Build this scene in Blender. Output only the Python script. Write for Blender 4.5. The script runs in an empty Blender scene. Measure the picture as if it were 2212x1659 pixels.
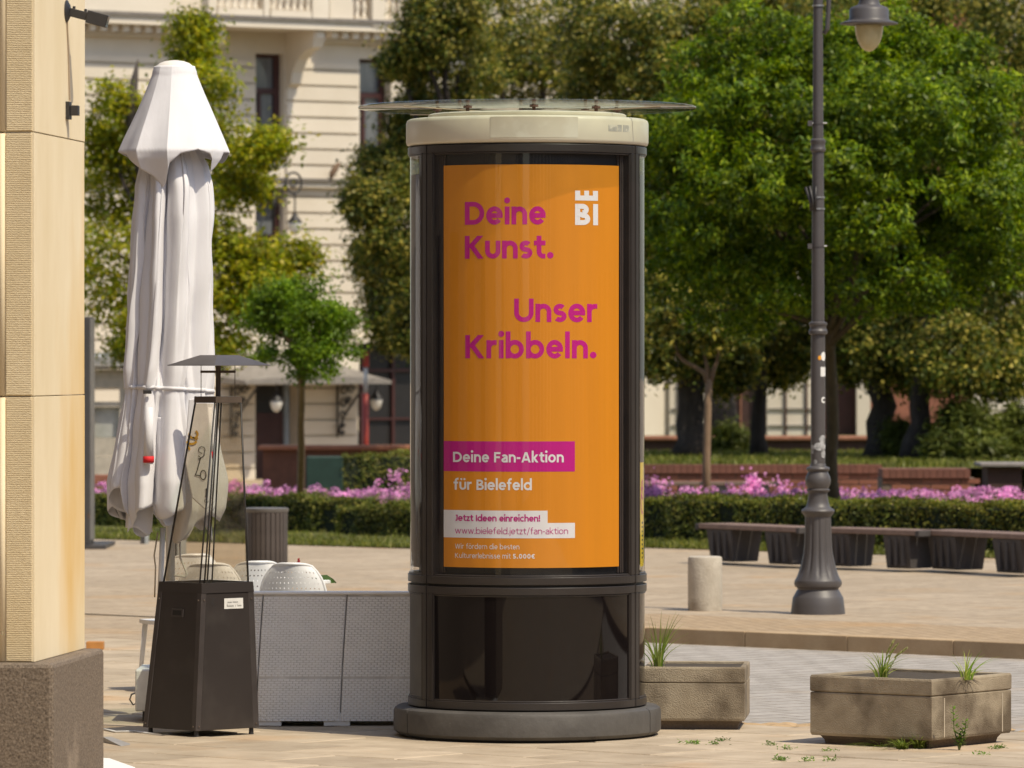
import bpy, bmesh, math, random
import numpy as np
from mathutils import Vector, Matrix, Euler
random.seed(7); rng = np.random.default_rng(11)
R = math.radians
sc = bpy.context.scene
COL = sc.collection

# ------------------------------------------------------------------ camera, sky, sun, exposure
FPX, CX, HY, EYE = 11908.0, 1106.0, 780.0, 2.07      # focal length in layout units, centre column, horizon row, eye height
cd = bpy.data.cameras.new('camera'); cam = bpy.data.objects.new('camera', cd); COL.objects.link(cam)
cam.location = (0, 0, EYE); cam.rotation_euler = (R(90), 0, 0)
cd.sensor_width = 36; cd.lens = 36 * FPX / 2212; cd.shift_y = -49.5 / 2212
cd.clip_start = 0.5; cd.clip_end = 1500
cd.dof.use_dof = True; cd.dof.focus_distance = 30.0; cd.dof.aperture_fstop = 6.0
sc.camera = cam
SUN_AZ, SUN_EL = R(132), R(56)                        # clockwise from +Y, elevation
sdir = Vector((math.sin(SUN_AZ) * math.cos(SUN_EL), math.cos(SUN_AZ) * math.cos(SUN_EL), math.sin(SUN_EL)))
w = bpy.data.worlds.new('World'); sc.world = w; w.use_nodes = True
nt = w.node_tree; bg = nt.nodes['Background']
sky = nt.nodes.new('ShaderNodeTexSky'); sky.sky_type = 'NISHITA'; sky.sun_disc = False
sky.sun_elevation = SUN_EL; sky.sun_rotation = SUN_AZ; sky.dust_density = 1.5
nt.links.new(sky.outputs[0], bg.inputs[0]); bg.inputs[1].default_value = 0.15
ld = bpy.data.lights.new('sun', 'SUN'); ld.energy = 3.8; ld.angle = R(0.6); ld.color = (1, 0.895, 0.70)
sun = bpy.data.objects.new('sun', ld); COL.objects.link(sun); sun.rotation_euler = sdir.to_track_quat('Z', 'Y').to_euler()
sun.location = sdir * 60
sc.view_settings.view_transform = 'Standard'; sc.view_settings.look = 'None'
sc.view_settings.exposure = 0.17; sc.view_settings.gamma = 1.0
sc.render.engine = 'CYCLES'
sc.cycles.use_denoising = True; sc.cycles.max_bounces = 8; sc.cycles.transparent_max_bounces = 16
sc.cycles.glossy_bounces = 4; sc.cycles.transmission_bounces = 6; sc.cycles.sample_clamp_indirect = 6

# ------------------------------------------------------------------ helpers
def P(x, y, Y): return Vector(((x - CX) * Y / FPX, Y, EYE - (y - HY) * Y / FPX))
def G(x, y, z=0.0):
    Y = (EYE - z) * FPX / (y - HY); return Vector(((x - CX) * Y / FPX, Y, z))

def nd(nt, t, **k):
    n = nt.nodes.new(t)
    for a, v in k.items(): setattr(n, a, v)
    return n
def rgb(c): return (c[0], c[1], c[2], 1)
def M(name, c, rough=.6, c2=None, scale=6.0, var=.18, bump=0.0, bscale=60.0, metal=0.0, spec=.5, stretch=(1, 1, 1), world=False,
      objrand=0.0, c3=None, s3=1.3, t3=(.55, .7), coat=0.0, bdist=.01, detail=6):
    m = bpy.data.materials.new(name); m.use_nodes = True; n = m.node_tree; b = n.nodes['Principled BSDF']
    b.inputs['Roughness'].default_value = rough; b.inputs['Metallic'].default_value = metal
    b.inputs['Specular IOR Level'].default_value = spec; b.inputs['Coat Weight'].default_value = coat
    L = n.links.new
    if world: src = nd(n, 'ShaderNodeNewGeometry').outputs['Position']
    else: src = nd(n, 'ShaderNodeTexCoord').outputs['Object']
    mp = nd(n, 'ShaderNodeMapping'); mp.inputs['Scale'].default_value = stretch; L(src, mp.inputs[0])
    no = nd(n, 'ShaderNodeTexNoise'); no.inputs['Scale'].default_value = scale; no.inputs['Detail'].default_value = detail
    no.inputs['Roughness'].default_value = .6; L(mp.outputs[0], no.inputs['Vector'])
    cr = nd(n, 'ShaderNodeValToRGB'); cr.color_ramp.elements[0].position = .32; cr.color_ramp.elements[1].position = .68
    ca = c if c2 is not None else [x * (1 - var) for x in c]; cb = c2 if c2 is not None else [min(1, x * (1 + var)) for x in c]
    cr.color_ramp.elements[0].color = rgb(ca); cr.color_ramp.elements[1].color = rgb(cb)
    L(no.outputs[0], cr.inputs[0]); out = cr.outputs[0]
    if c3 is not None:
        n3 = nd(n, 'ShaderNodeTexNoise'); n3.inputs['Scale'].default_value = s3; n3.inputs['Detail'].default_value = 5; L(mp.outputs[0], n3.inputs['Vector'])
        r3 = nd(n, 'ShaderNodeMapRange'); r3.inputs[1].default_value = t3[0]; r3.inputs[2].default_value = t3[1]; L(n3.outputs[0], r3.inputs[0])
        mx = nd(n, 'ShaderNodeMix', data_type='RGBA'); L(r3.outputs[0], mx.inputs[0]); L(out, mx.inputs[6]); mx.inputs[7].default_value = rgb(c3); out = mx.outputs[2]
    if objrand:
        oi = nd(n, 'ShaderNodeObjectInfo'); mr = nd(n, 'ShaderNodeMapRange'); mr.inputs[3].default_value = 1 - objrand; mr.inputs[4].default_value = 1 + objrand
        L(oi.outputs['Random'], mr.inputs[0]); hs = nd(n, 'ShaderNodeHueSaturation'); L(mr.outputs[0], hs.inputs['Value']); L(out, hs.inputs['Color']); out = hs.outputs[0]
    L(out, b.inputs['Base Color'])
    if bump:
        nb = nd(n, 'ShaderNodeTexNoise'); nb.inputs['Scale'].default_value = bscale; nb.inputs['Detail'].default_value = 8; L(mp.outputs[0], nb.inputs['Vector'])
        bp = nd(n, 'ShaderNodeBump'); bp.inputs['Strength'].default_value = bump; bp.inputs['Distance'].default_value = bdist
        L(nb.outputs[0], bp.inputs['Height']); L(bp.outputs[0], b.inputs['Normal'])
    return m
def leafmat(name, cols, trans=.32, rough=.45):
    m = bpy.data.materials.new(name); m.use_nodes = True; n = m.node_tree; b = n.nodes['Principled BSDF']; L = n.links.new
    g = nd(n, 'ShaderNodeNewGeometry'); cr = nd(n, 'ShaderNodeValToRGB'); e = cr.color_ramp.elements
    while len(e) < len(cols): e.new(.5)
    for i, c in enumerate(cols): e[i].position = i / (len(cols) - 1); e[i].color = rgb(c)
    L(g.outputs['Random Per Island'], cr.inputs[0]); nz = nd(n, 'ShaderNodeTexNoise'); nz.inputs['Scale'].default_value = 2.2; nz.inputs['Detail'].default_value = 3; L(g.outputs['Position'], nz.inputs['Vector'])
    mr = nd(n, 'ShaderNodeMapRange'); mr.inputs[1].default_value = .35; mr.inputs[2].default_value = .65; mr.inputs[3].default_value = .62; mr.inputs[4].default_value = 1.45; L(nz.outputs[0], mr.inputs[0])
    hv = nd(n, 'ShaderNodeHueSaturation'); L(mr.outputs[0], hv.inputs['Value']); L(cr.outputs[0], hv.inputs['Color']); L(hv.outputs[0], b.inputs['Base Color'])
    b.inputs['Roughness'].default_value = rough; b.inputs['Specular IOR Level'].default_value = .22
    tr = nd(n, 'ShaderNodeBsdfTranslucent'); hs = nd(n, 'ShaderNodeHueSaturation'); hs.inputs['Value'].default_value = 2.2; hs.inputs['Saturation'].default_value = 1.05
    L(hv.outputs[0], hs.inputs['Color']); L(hs.outputs[0], tr.inputs[0])
    mx = nd(n, 'ShaderNodeMixShader'); mx.inputs[0].default_value = trans; L(b.outputs[0], mx.inputs[1]); L(tr.outputs[0], mx.inputs[2])
    L(mx.outputs[0], n.nodes['Material Output'].inputs[0]); return m
def glassmat(name, tint=(1, 1, 1), ior=1.5, rough=0.0, dirt=0.0, wob=0.0):
    m = bpy.data.materials.new(name); m.use_nodes = True; n = m.node_tree; L = n.links.new
    for x in list(n.nodes): n.nodes.remove(x)
    o = nd(n, 'ShaderNodeOutputMaterial'); t = nd(n, 'ShaderNodeBsdfTransparent'); t.inputs[0].default_value = rgb(tint)
    g = nd(n, 'ShaderNodeBsdfGlossy'); g.inputs['Roughness'].default_value = rough
    ge = nd(n, 'ShaderNodeNewGeometry'); dt = nd(n, 'ShaderNodeVectorMath', operation='DOT_PRODUCT'); L(ge.outputs['Incoming'], dt.inputs[0]); L(ge.outputs['Normal'], dt.inputs[1])
    ab = nd(n, 'ShaderNodeMath', operation='ABSOLUTE'); L(dt.outputs['Value'], ab.inputs[0]); om = nd(n, 'ShaderNodeMath', operation='SUBTRACT'); om.inputs[0].default_value = 1; L(ab.outputs[0], om.inputs[1])
    pw = nd(n, 'ShaderNodeMath', operation='POWER'); pw.inputs[1].default_value = 5; L(om.outputs[0], pw.inputs[0]); r0 = ((ior - 1) / (ior + 1)) ** 2
    f = nd(n, 'ShaderNodeMath', operation='MULTIPLY_ADD'); f.inputs[1].default_value = 1 - r0; f.inputs[2].default_value = r0; L(pw.outputs[0], f.inputs[0])      # Schlick reflectance, the same from both sides
    mx = nd(n, 'ShaderNodeMixShader'); L(f.outputs[0], mx.inputs[0]); L(t.outputs[0], mx.inputs[1]); L(g.outputs[0], mx.inputs[2]); out = mx
    if wob:
        tc = nd(n, 'ShaderNodeTexCoord'); nz = nd(n, 'ShaderNodeTexNoise'); nz.inputs['Scale'].default_value = 3.0; L(tc.outputs['Object'], nz.inputs['Vector'])
        bp = nd(n, 'ShaderNodeBump'); bp.inputs['Strength'].default_value = wob; bp.inputs['Distance'].default_value = .02
        L(nz.outputs[0], bp.inputs['Height']); L(bp.outputs[0], g.inputs['Normal'])
    if dirt:
        tc = nd(n, 'ShaderNodeTexCoord'); nz = nd(n, 'ShaderNodeTexNoise'); nz.inputs['Scale'].default_value = 14; nz.inputs['Detail'].default_value = 8
        L(tc.outputs['Object'], nz.inputs['Vector']); mr = nd(n, 'ShaderNodeMapRange'); mr.inputs[1].default_value = .35; mr.inputs[2].default_value = .8; mr.inputs[4].default_value = dirt
        L(nz.outputs[0], mr.inputs[0]); d = nd(n, 'ShaderNodeBsdfDiffuse'); d.inputs[0].default_value = (.5, .47, .42, 1)
        m2 = nd(n, 'ShaderNodeMixShader'); L(mr.outputs[0], m2.inputs[0]); L(mx.outputs[0], m2.inputs[1]); L(d.outputs[0], m2.inputs[2]); out = m2
    L(out.outputs[0], o.inputs[0]); return m

def thing(name, label, cat, loc=(0, 0, 0), group=None, rz=0):
    o = bpy.data.objects.new(name, None); COL.objects.link(o); o.location = loc; o.rotation_euler = (0, 0, rz); o.empty_display_size = .1
    o['label'] = label; o['category'] = cat
    if group: o['group'] = group
    return o
def tag(o, label=None, cat=None, group=None, kind=None):
    if label: o['label'] = label
    if cat: o['category'] = cat
    if group: o['group'] = group
    if kind: o['kind'] = kind
    return o
def org(o):
    v = Vector((0, 0, 0))
    while o is not None: v += o.location; o = o.parent
    return v
class MB:
    def __init__(s): s.v = []; s.f = []
    def add(s, vs, fs):
        k = len(s.v); s.v += [tuple(v) for v in vs]; s.f += [tuple(i + k for i in f) for f in fs]; return s
    def box(s, a, b, ax=None, o=None):
        # corners a..b; ax=(ex,ey,ez) local axes with origin o
        vs = [(x, y, z) for z in (a[2], b[2]) for y in (a[1], b[1]) for x in (a[0], b[0])]
        if ax is not None: vs = [Vector(o) + ax[0] * x + ax[1] * y + ax[2] * z for x, y, z in vs]
        return s.add(vs, [(0, 2, 3, 1), (4, 5, 7, 6), (0, 1, 5, 4), (2, 6, 7, 3), (0, 4, 6, 2), (1, 3, 7, 5)])
    def hexa(s, bot, top):   # two rings of equal length
        n = len(bot); return s.add(list(bot) + list(top), [tuple(range(n - 1, -1, -1)), tuple(range(n, 2 * n))] + [(i, (i + 1) % n, n + (i + 1) % n, n + i) for i in range(n)])
    def tube(s, pts, r, n=8, cap=True):
        pts = [Vector(p) for p in pts]; rs = r if isinstance(r, (list, tuple)) else [r] * len(pts)
        t0 = (pts[1] - pts[0]).normalized(); up = Vector((0, 0, 1)) if abs(t0.z) < .9 else Vector((1, 0, 0)); nx = t0.cross(up).normalized()
        vs = []
        for i, p in enumerate(pts):
            t = (pts[min(i + 1, len(pts) - 1)] - pts[max(i - 1, 0)]).normalized(); nx = (nx - t * nx.dot(t)).normalized(); ny = t.cross(nx)
            for k in range(n): a = 2 * math.pi * k / n; vs.append(p + (nx * math.cos(a) + ny * math.sin(a)) * rs[i])
        fs = [(i * n + k, i * n + (k + 1) % n, (i + 1) * n + (k + 1) % n, (i + 1) * n + k) for i in range(len(pts) - 1) for k in range(n)]
        if cap: fs += [tuple(range(n - 1, -1, -1)), tuple((len(pts) - 1) * n + k for k in range(n))]
        return s.add(vs, fs)
    def lathe(s, c, prof, n=32, a0=0.0, a1=2 * math.pi, cap=True):   # prof: (r, z)
        full = abs(a1 - a0 - 2 * math.pi) < 1e-6; m = n if full else n + 1; vs = []
        for r, z in prof:
            for k in range(m): a = a0 + (a1 - a0) * k / n; vs.append((c[0] + r * math.cos(a), c[1] + r * math.sin(a), c[2] + z))
        fs = [(i * m + k, i * m + (k + 1) % m, (i + 1) * m + (k + 1) % m, (i + 1) * m + k) for i in range(len(prof) - 1) for k in range(n)]
        if cap and full: fs += [tuple(range(m - 1, -1, -1)), tuple((len(prof) - 1) * m + k for k in range(m))]
        return s.add(vs, fs)
    def mesh(s, name, off=Vector((0, 0, 0)), smooth=False):
        me = bpy.data.meshes.new(name); me.from_pydata([tuple(Vector(v) - off) for v in s.v], [], s.f); me.update()
        if smooth: me.polygons.foreach_set('use_smooth', [True] * len(me.polygons))
        return me
    def build(s, name, mat, parent=None, smooth=False, bevel=0, auto=None, fixn=False):
        off = org(parent) if parent else Vector((0, 0, 0)); me = s.mesh(name, off, smooth or auto is not None)
        if fixn:
            bm = bmesh.new(); bm.from_mesh(me); bmesh.ops.recalc_face_normals(bm, faces=bm.faces); bm.to_mesh(me); bm.free()
        if auto is not None: me.set_sharp_from_angle(angle=R(auto))
        return link(name, me, mat, parent, bevel)
def link(name, me, mat, parent=None, bevel=0, loc=None, rot=None):
    o = bpy.data.objects.new(name, me); COL.objects.link(o)
    if mat is not None and len(me.materials) == 0: me.materials.append(mat)
    o.parent = parent
    if loc is not None: o.location = Vector(loc) - (org(parent) if parent else Vector((0, 0, 0)))
    if rot is not None: o.rotation_euler = rot
    if bevel:
        b = o.modifiers.new('bevel', 'BEVEL'); b.width = bevel; b.segments = 2; b.limit_method = 'ANGLE'; b.angle_limit = R(40)
    return o
def arrmesh(name, V, F):     # numpy verts (n,3), quads/tris (m,k)
    me = bpy.data.meshes.new(name); k = F.shape[1]
    me.vertices.add(len(V)); me.vertices.foreach_set('co', V.astype(np.float32).ravel())
    me.loops.add(F.size); me.loops.foreach_set('vertex_index', F.astype(np.int32).ravel())
    me.polygons.add(len(F)); me.polygons.foreach_set('loop_start', np.arange(0, F.size, k, dtype=np.int32))
    me.update(calc_edges=True); me.validate(); return me
def unit(a): return a / np.maximum(np.linalg.norm(a, axis=1, keepdims=True), 1e-9)
def leafquads(C, N, L, W, droop=.0):
    n = len(C); N = unit(N + rng.normal(0, .55, (n, 3))); T = rng.normal(0, 1, (n, 3)); T[:, 2] -= droop
    T = unit(T - N * np.sum(T * N, 1, keepdims=True)); B = np.cross(N, T)
    l = (L * rng.uniform(.7, 1.3, (n, 1))); ww = W * rng.uniform(.7, 1.3, (n, 1))
    a = C - T * l * .5; b = C + B * ww * .5 + N * ww * .18; c = C + T * l * .5 - N * l * .08; d = C - B * ww * .5 + N * ww * .18
    return np.stack([a, b, c, d], 1).reshape(-1, 3), np.arange(4 * n).reshape(-1, 4)
def blobleaves(blobs, clumps, per, cr, shell=(.6, 1.05), up=.5, flat=.75):
    Cs, Ns = [], []
    for (c, rx, ry, rz) in blobs:
        k = max(6, int(clumps * (rx * rz) ** .0)); d = unit(rng.normal(0, 1, (k, 3))); rad = rng.uniform(0, 1, (k, 1)) ** .45 * (shell[1] - shell[0]) + shell[0]
        cen = np.array(c) + d * rad * np.array([rx, ry, rz]); s = cr * rng.uniform(.6, 1.4, (k, 1, 1))
        p = cen[:, None, :] + rng.normal(0, .5, (k, per, 3)) * s * np.array([1, 1, flat])
        nn = np.repeat((d * .7 + np.array([0, 0, up]))[:, None, :], per, 1); Cs.append(p.reshape(-1, 3)); Ns.append(nn.reshape(-1, 3))
    return np.concatenate(Cs), np.concatenate(Ns)
def boxleaves(o, ax, size, n):     # leaves over the surface of a clipped hedge
    L_, D_, H_ = size; u = rng.uniform(-.5, .5, (n, 3)); f = rng.uniform(0, 1, n)
    a = (L_ * H_ * 2) / (L_ * H_ * 2 + L_ * D_ + D_ * H_ * 2); b = L_ * D_ / (L_ * H_ * 2 + L_ * D_ + D_ * H_ * 2); N = np.zeros((n, 3))
    m = f < a; sg = np.where(rng.uniform(0, 1, n) < .5, -.5, .5); u[m, 1] = sg[m]; N[m, 1] = sg[m] * 2
    m = (f >= a) & (f < a + b); u[m, 2] = .5; N[m, 2] = 1
    m = f >= a + b; u[m, 0] = sg[m]; N[m, 0] = sg[m] * 2
    u = u * np.array([L_, D_, H_]) + rng.normal(0, .018, (n, 3)); wob = .03 * np.sin(u[:, :1] * 5 + 1) + .02 * np.sin(u[:, :1] * 13)
    u[:, 2:3] += H_ / 2; u += N * wob; A = np.array([list(a_) for a_ in ax]); return np.array(o) + u @ A, N @ A + np.array([0, 0, .25])
Z = Vector((0, 0, 1))
U = Vector((.748, -.664, 0)).normalized(); UN = Vector((.664, .748, 0)).normalized()     # along / across the street

# ------------------------------------------------------------------ materials
def pavmat(name, c1, c2, joint, rot, bw, bh, mortar=.012, stain=(.45, .28, .13), st=(.56, .75), bump=.25):
    m = bpy.data.materials.new(name); m.use_nodes = True; n = m.node_tree; b = n.nodes['Principled BSDF']; L = n.links.new
    g = nd(n, 'ShaderNodeNewGeometry'); mp = nd(n, 'ShaderNodeMapping'); mp.inputs['Rotation'].default_value = (0, 0, rot); L(g.outputs['Position'], mp.inputs[0])
    br = nd(n, 'ShaderNodeTexBrick'); br.inputs['Scale'].default_value = 1; br.inputs['Brick Width'].default_value = bw; br.inputs['Row Height'].default_value = bh
    br.inputs['Mortar Size'].default_value = mortar; br.inputs['Mortar Smooth'].default_value = .3; br.inputs['Color1'].default_value = rgb(c1); br.inputs['Color2'].default_value = rgb(c2); br.inputs['Mortar'].default_value = rgb(joint)
    L(mp.outputs[0], br.inputs[0])
    n1 = nd(n, 'ShaderNodeTexNoise'); n1.inputs['Scale'].default_value = .8; n1.inputs['Detail'].default_value = 8; L(mp.outputs[0], n1.inputs[0])
    mr = nd(n, 'ShaderNodeMapRange'); mr.inputs[1].default_value = st[0]; mr.inputs[2].default_value = st[1]; mr.inputs[4].default_value = .8; L(n1.outputs[0], mr.inputs[0])
    mx = nd(n, 'ShaderNodeMix', data_type='RGBA'); L(mr.outputs[0], mx.inputs[0]); L(br.outputs[0], mx.inputs[6]); mx.inputs[7].default_value = rgb(stain)
    n2 = nd(n, 'ShaderNodeTexNoise'); n2.inputs['Scale'].default_value = 9; n2.inputs['Detail'].default_value = 10; n2.inputs['Roughness'].default_value = .7; L(mp.outputs[0], n2.inputs[0])
    m2 = nd(n, 'ShaderNodeMapRange'); m2.inputs[1].default_value = .3; m2.inputs[2].default_value = .7; m2.inputs[3].default_value = .72; m2.inputs[4].default_value = 1.15; L(n2.outputs[0], m2.inputs[0])
    hs = nd(n, 'ShaderNodeHueSaturation'); L(m2.outputs[0], hs.inputs['Value']); L(mx.outputs[2], hs.inputs['Color']); L(hs.outputs[0], b.inputs['Base Color'])
    b.inputs['Roughness'].default_value = .8; b.inputs['Specular IOR Level'].default_value = .25
    bp = nd(n, 'ShaderNodeBump'); bp.inputs['Strength'].default_value = bump; bp.inputs['Distance'].default_value = .02; L(n2.outputs[0], bp.inputs['Height']); L(bp.outputs[0], b.inputs['Normal'])
    return m
m_slab = M('paving_slab', (.35, .28, .20), .8, c2=(.49, .405, .30), scale=3.2, bump=.5, bscale=45, world=True, objrand=.13, c3=(.46, .31, .18), s3=.9, t3=(.58, .78), spec=.25, bdist=.008, detail=10)
m_joint = M('paving_bed', (.26, .18, .11), .9, scale=5, bump=.4, world=True)
m_far = pavmat('far_paving', (.375, .295, .205), (.43, .34, .24), (.23, .16, .10), -R(41.6), .9, .55)
m_road = pavmat('sett_road', (.36, .33, .295), (.42, .385, .35), (.27, .24, .205), -R(41.6), .34, .22, .018, stain=(.38, .29, .20), st=(.58, .8), bump=.25)
m_walk = pavmat('sidewalk_slabs', (.39, .31, .22), (.45, .36, .26), (.25, .175, .105), -R(41.6), .8, .8, .012)
m_cob = pavmat('cobble_strip', (.40, .295, .185), (.47, .355, .235), (.33, .235, .14), -R(41.6), .12, .10, .016, bump=.5)
m_kerb = M('kerb_stone', (.36, .25, .14), .8, c2=(.45, .33, .20), scale=4, bump=.3, world=True, objrand=.1)
m_sand = M('sandy_dirt', (.42, .29, .16), .95, scale=14, bump=.6, world=True)
m_soil = M('soil', (.06, .045, .03), .95, scale=14, bump=.8)
m_lawn = M('lawn_ground', (.09, .10, .02), .9, c2=(.16, .15, .035), scale=3, bump=.8, bscale=80, world=True, bdist=.03)

# ------------------------------------------------------------------ the setting: ground, plaza slabs, road, kerb, pavement, lawns
def sheet(name, poly, z, mat, parent=None):
    o = MB().add([(x, y, z) for x, y in poly], [tuple(range(len(poly)))]).build(name, mat, parent); o['kind'] = 'structure'; return o
sheet('ground', [(-400, -60), (400, -60), (400, 500), (-400, 500)], -.06, m_far)
KA = Vector((.99, 40.9, 0))
def lin(p, q, x): return p[1] + (q[1] - p[1]) * (x - p[0]) / (q[0] - p[0])
RN0, RN1 = (.25, 31.9), (6.0, 29.9)        # near edge of the sett road
def in_road(x, y): return x > .15 and y > lin(RN0, RN1, x)
plaza = sheet('plaza_paving', [(-40, -40), (40, -40), (40, 27.2), (-40, 27.2)], -.004, m_far)
bed = sheet('plaza_bed', [(-14, 27.2), (14, 27.2), (14, 43), (-14, 43)], -.04, m_joint)
road = sheet('sett_road', [RN0, RN1, (14, 27.1), (16, 28.0), tuple((KA + U * 18)[:2]), tuple((KA - U * 1.2)[:2])], -.018, m_road)
far = sheet('far_plaza', [(-60, 40.6), (-1.0, 40.6), (-.2, 41.5), (-1.0, 66), (-60, 66)], -.004, m_far)
slab_me = MB()
hw, hd = .4, .27
slab_me.add([(-hw, -hd, -.05), (hw, -hd, -.05), (hw, hd, -.05), (-hw, hd, -.05), (-hw, -hd, -.006), (hw, -hd, -.006), (hw, hd, -.006), (-hw, hd, -.006),
             (-hw + .006, -hd + .006, 0), (hw - .006, -hd + .006, 0), (hw - .006, hd - .006, 0), (-hw + .006, hd - .006, 0)],
            [(0, 1, 5, 4), (1, 2, 6, 5), (2, 3, 7, 6), (3, 0, 4, 7), (4, 5, 9, 8), (5, 6, 10, 9), (6, 7, 11, 10), (7, 4, 8, 11), (8, 9, 10, 11)])
smesh = slab_me.mesh('paving_slab'); smesh.materials.append(m_slab); cnt = 0
for j in range(-60, 120):
    for i in range(-60, 80):
        c = Vector((0, 30, 0)) + U * ((i + .5 * (j % 2)) * .812) + UN * (j * .552)
        if c.y < 26.9 or c.y > 41.2 or abs(c.x) > .098 * c.y + .25 or in_road(c.x - .25, c.y + .2): continue
        if c.x < -2.6 and c.y < 27.0: continue
        ang = math.atan2(U.y, U.x)
        link('paving_slab', smesh, None, bed, loc=c + Vector((0, 0, random.uniform(-.004, .002))), rot=(random.gauss(0, .0012), random.gauss(0, .0012), ang)); cnt += 1
print('slabs', cnt)
# loose sand that has gathered along the near edge of the road
sv = MB()
for k in range(46):
    x = .35 + k * .07 + random.uniform(-.05, .05); y = lin(RN0, RN1, x) + random.uniform(-.10, .14); r = random.uniform(.06, .16)
    sv.lathe((x, y, -.012), [(r, 0), (r * .7, .008), (r * .3, .014), (.002, .016)], 9, cap=False)
tag(sv.build('sand_drift', m_sand, None, smooth=True), kind='stuff')
def wz(x): t = min(1, max(0, (x + 1.2) / 1.4)); return 0.004 + .085 * t * t * (3 - 2 * t)
def strip(name, t0, t1, mat, dz=0.0, s0=-30, s1=26, ns=150):
    mb = MB()
    for k in range(ns + 1):
        s = s0 + (s1 - s0) * k / ns
        for t in (t0, t1):
            p = KA + U * s + UN * t; mb.v.append((p.x, p.y, wz(p.x) + dz))
    mb.f = [(2 * k, 2 * k + 2, 2 * k + 3, 2 * k + 1) for k in range(ns)]
    o = mb.build(name, mat); o['kind'] = 'structure'; return o
strip('cobble_strip', .17, 1.75, m_cob, .004, -1.4)
strip('pavement', .17, 1.75, m_walk, .0, -30, -1.4)
strip('pavement', 1.75, 13.35, m_walk)
kerb = MB(); kb = thing('kerb', 'sandstone kerb edging the far pavement', 'kerb', KA); kb['kind'] = 'structure'
for k in range(-2, 11):
    a = KA + U * (k * .95 + .0015) ; b = KA + U * ((k + 1) * .95 - .0015); za, zb = wz(a.x) + .006, wz(b.x) + .006
    m = MB(); m.hexa([a + Z * -.06, b + Z * -.06, b + UN * .172 - Z * .06, a + UN * .172 - Z * .06], [a + Z * za, b + Z * zb, b + UN * .172 + Z * zb, a + UN * .172 + Z * za])
    m.build('kerb_stone', m_kerb, kb, bevel=.007)
# lawn borders behind the pavement
strip('lawn', 13.35, 24, m_lawn, .01, -40, 30, 60)
def blades(name, mat, pts, h, wd, kind='stuff', lean=.45):
    n = len(pts); a = rng.uniform(0, 6.28, n); d = np.stack([np.cos(a), np.sin(a), np.zeros(n)], 1); hh = h * rng.uniform(.5, 1.2, (n, 1)); le = rng.normal(0, lean, (n, 1)) * hh
    e = np.stack([-np.sin(a), np.cos(a), np.zeros(n)], 1); up = np.array([0, 0, 1.0])
    V = np.stack([pts - d * wd, pts + d * wd, pts + up * hh * .6 + e * le * .4 + d * wd * .7, pts + up * hh + e * le], 1).reshape(-1, 3)
    o = link(name, arrmesh(name, V, np.arange(4 * n).reshape(-1, 4)), mat); o['kind'] = kind; return o
m_grass = leafmat('grass', [(.07, .092, .012), (.13, .145, .02), (.22, .20, .05)], .25)
n = 42000; s_ = rng.uniform(-22, 4, n); t_ = 13.35 + rng.uniform(0, 1, n) ** 1.5 * 5
pp = np.array(KA)[None] + s_[:, None] * np.array(U)[None] + t_[:, None] * np.array(UN)[None]; pp[:, 2] = [wz(x) for x in pp[:, 0]]
blades('lawn_grass', m_grass, pp, .07, .008)
# raised terrace behind the flower bed
m_brick = M('red_brick', (.20, .075, .045), .85, c2=(.29, .11, .065), scale=20, bump=.4, bscale=70, objrand=.2)
m_mortar = M('mortar', (.17, .12, .09), .9)
m_cap = M('brick_coping', (.17, .065, .042), .8, scale=10, objrand=.12)
TZ = .70
def brickwall(name, label, a, b, ztop, depth=.3):
    a = Vector(a); b = Vector(b); L = (b - a).length; e = (b - a).normalized(); nrm = Vector((e.y, -e.x, 0))
    t = thing(name, label, 'brick wall', a)
    ax = (e, -nrm, Z); zc = ztop - .115; o = Vector((a.x, a.y, 0))
    MB().box((0, .012, -.05), (L, depth, zc), ax, o).build('core', m_mortar, t)
    bme = MB().box((-.117, 0, 0), (.117, .03, .06)).mesh('brick'); bme.materials.append(m_brick); bme2 = MB().box((-.04, -.03, 0), (.04, depth, .11)).mesh('coping_brick'); bme2.materials.append(m_cap)
    rz = math.atan2(e.y, e.x); rows = int(zc / .075)
    for r in range(rows):
        x = .12 if r % 2 == 0 else .24
        while x < L - .05:
            p = o + e * x + Z * (zc - .068 - r * .075) + nrm * random.uniform(-.003, .003); link('brick', bme, None, t, loc=p, rot=(0, 0, rz)); x += .248
    x = .045
    while x < L - .02:
        link('coping_brick', bme2, None, t, loc=o + e * x + Z * (zc + .002), rot=(0, 0, rz)); x += .34 / 4
    return t
brickwall('garden_wall', 'long low red brick wall behind the pink flowers, right of the column', (P(1385, 1003, 72).x, 72, 0), (P(1912, 1003, 72).x, 72, 0), .72)
brickwall('brick_pier', 'lighter brick pier at the right end of the garden wall', (P(1906, 1003, 69.5).x, 69.5, 0), (P(2106, 1003, 69.5).x, 69.5, 0), .71, .9)
sheet('terrace_fill', [(.7, 72.3), (14, 72.3), (14, 110), (.7, 110)], TZ - .03, m_lawn)
n = 16000; pp = np.stack([rng.uniform(.8, 8.5, n), 72.4 + rng.uniform(0, 1, n) * 11, np.full(n, TZ - .03)], 1); blades('terrace_grass', m_grass, pp, .09, .012)
m_terr = M('terracotta_ledge', (.30, .13, .08), .8); m_dwall = M('dark_wall', (.06, .03, .025), .85)
t = thing('terrace_ledge', 'dark low wall with terracotta ledge below the cream shop windows', 'wall', (1.5, 86, TZ))
MB().box((.5, 86, TZ - .03), (9, 86.5, .83)).build('wall', m_dwall, t); MB().box((.5, 85.93, .832), (9, 86.6, .90)).build('ledge', m_terr, t, bevel=.02)

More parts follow.
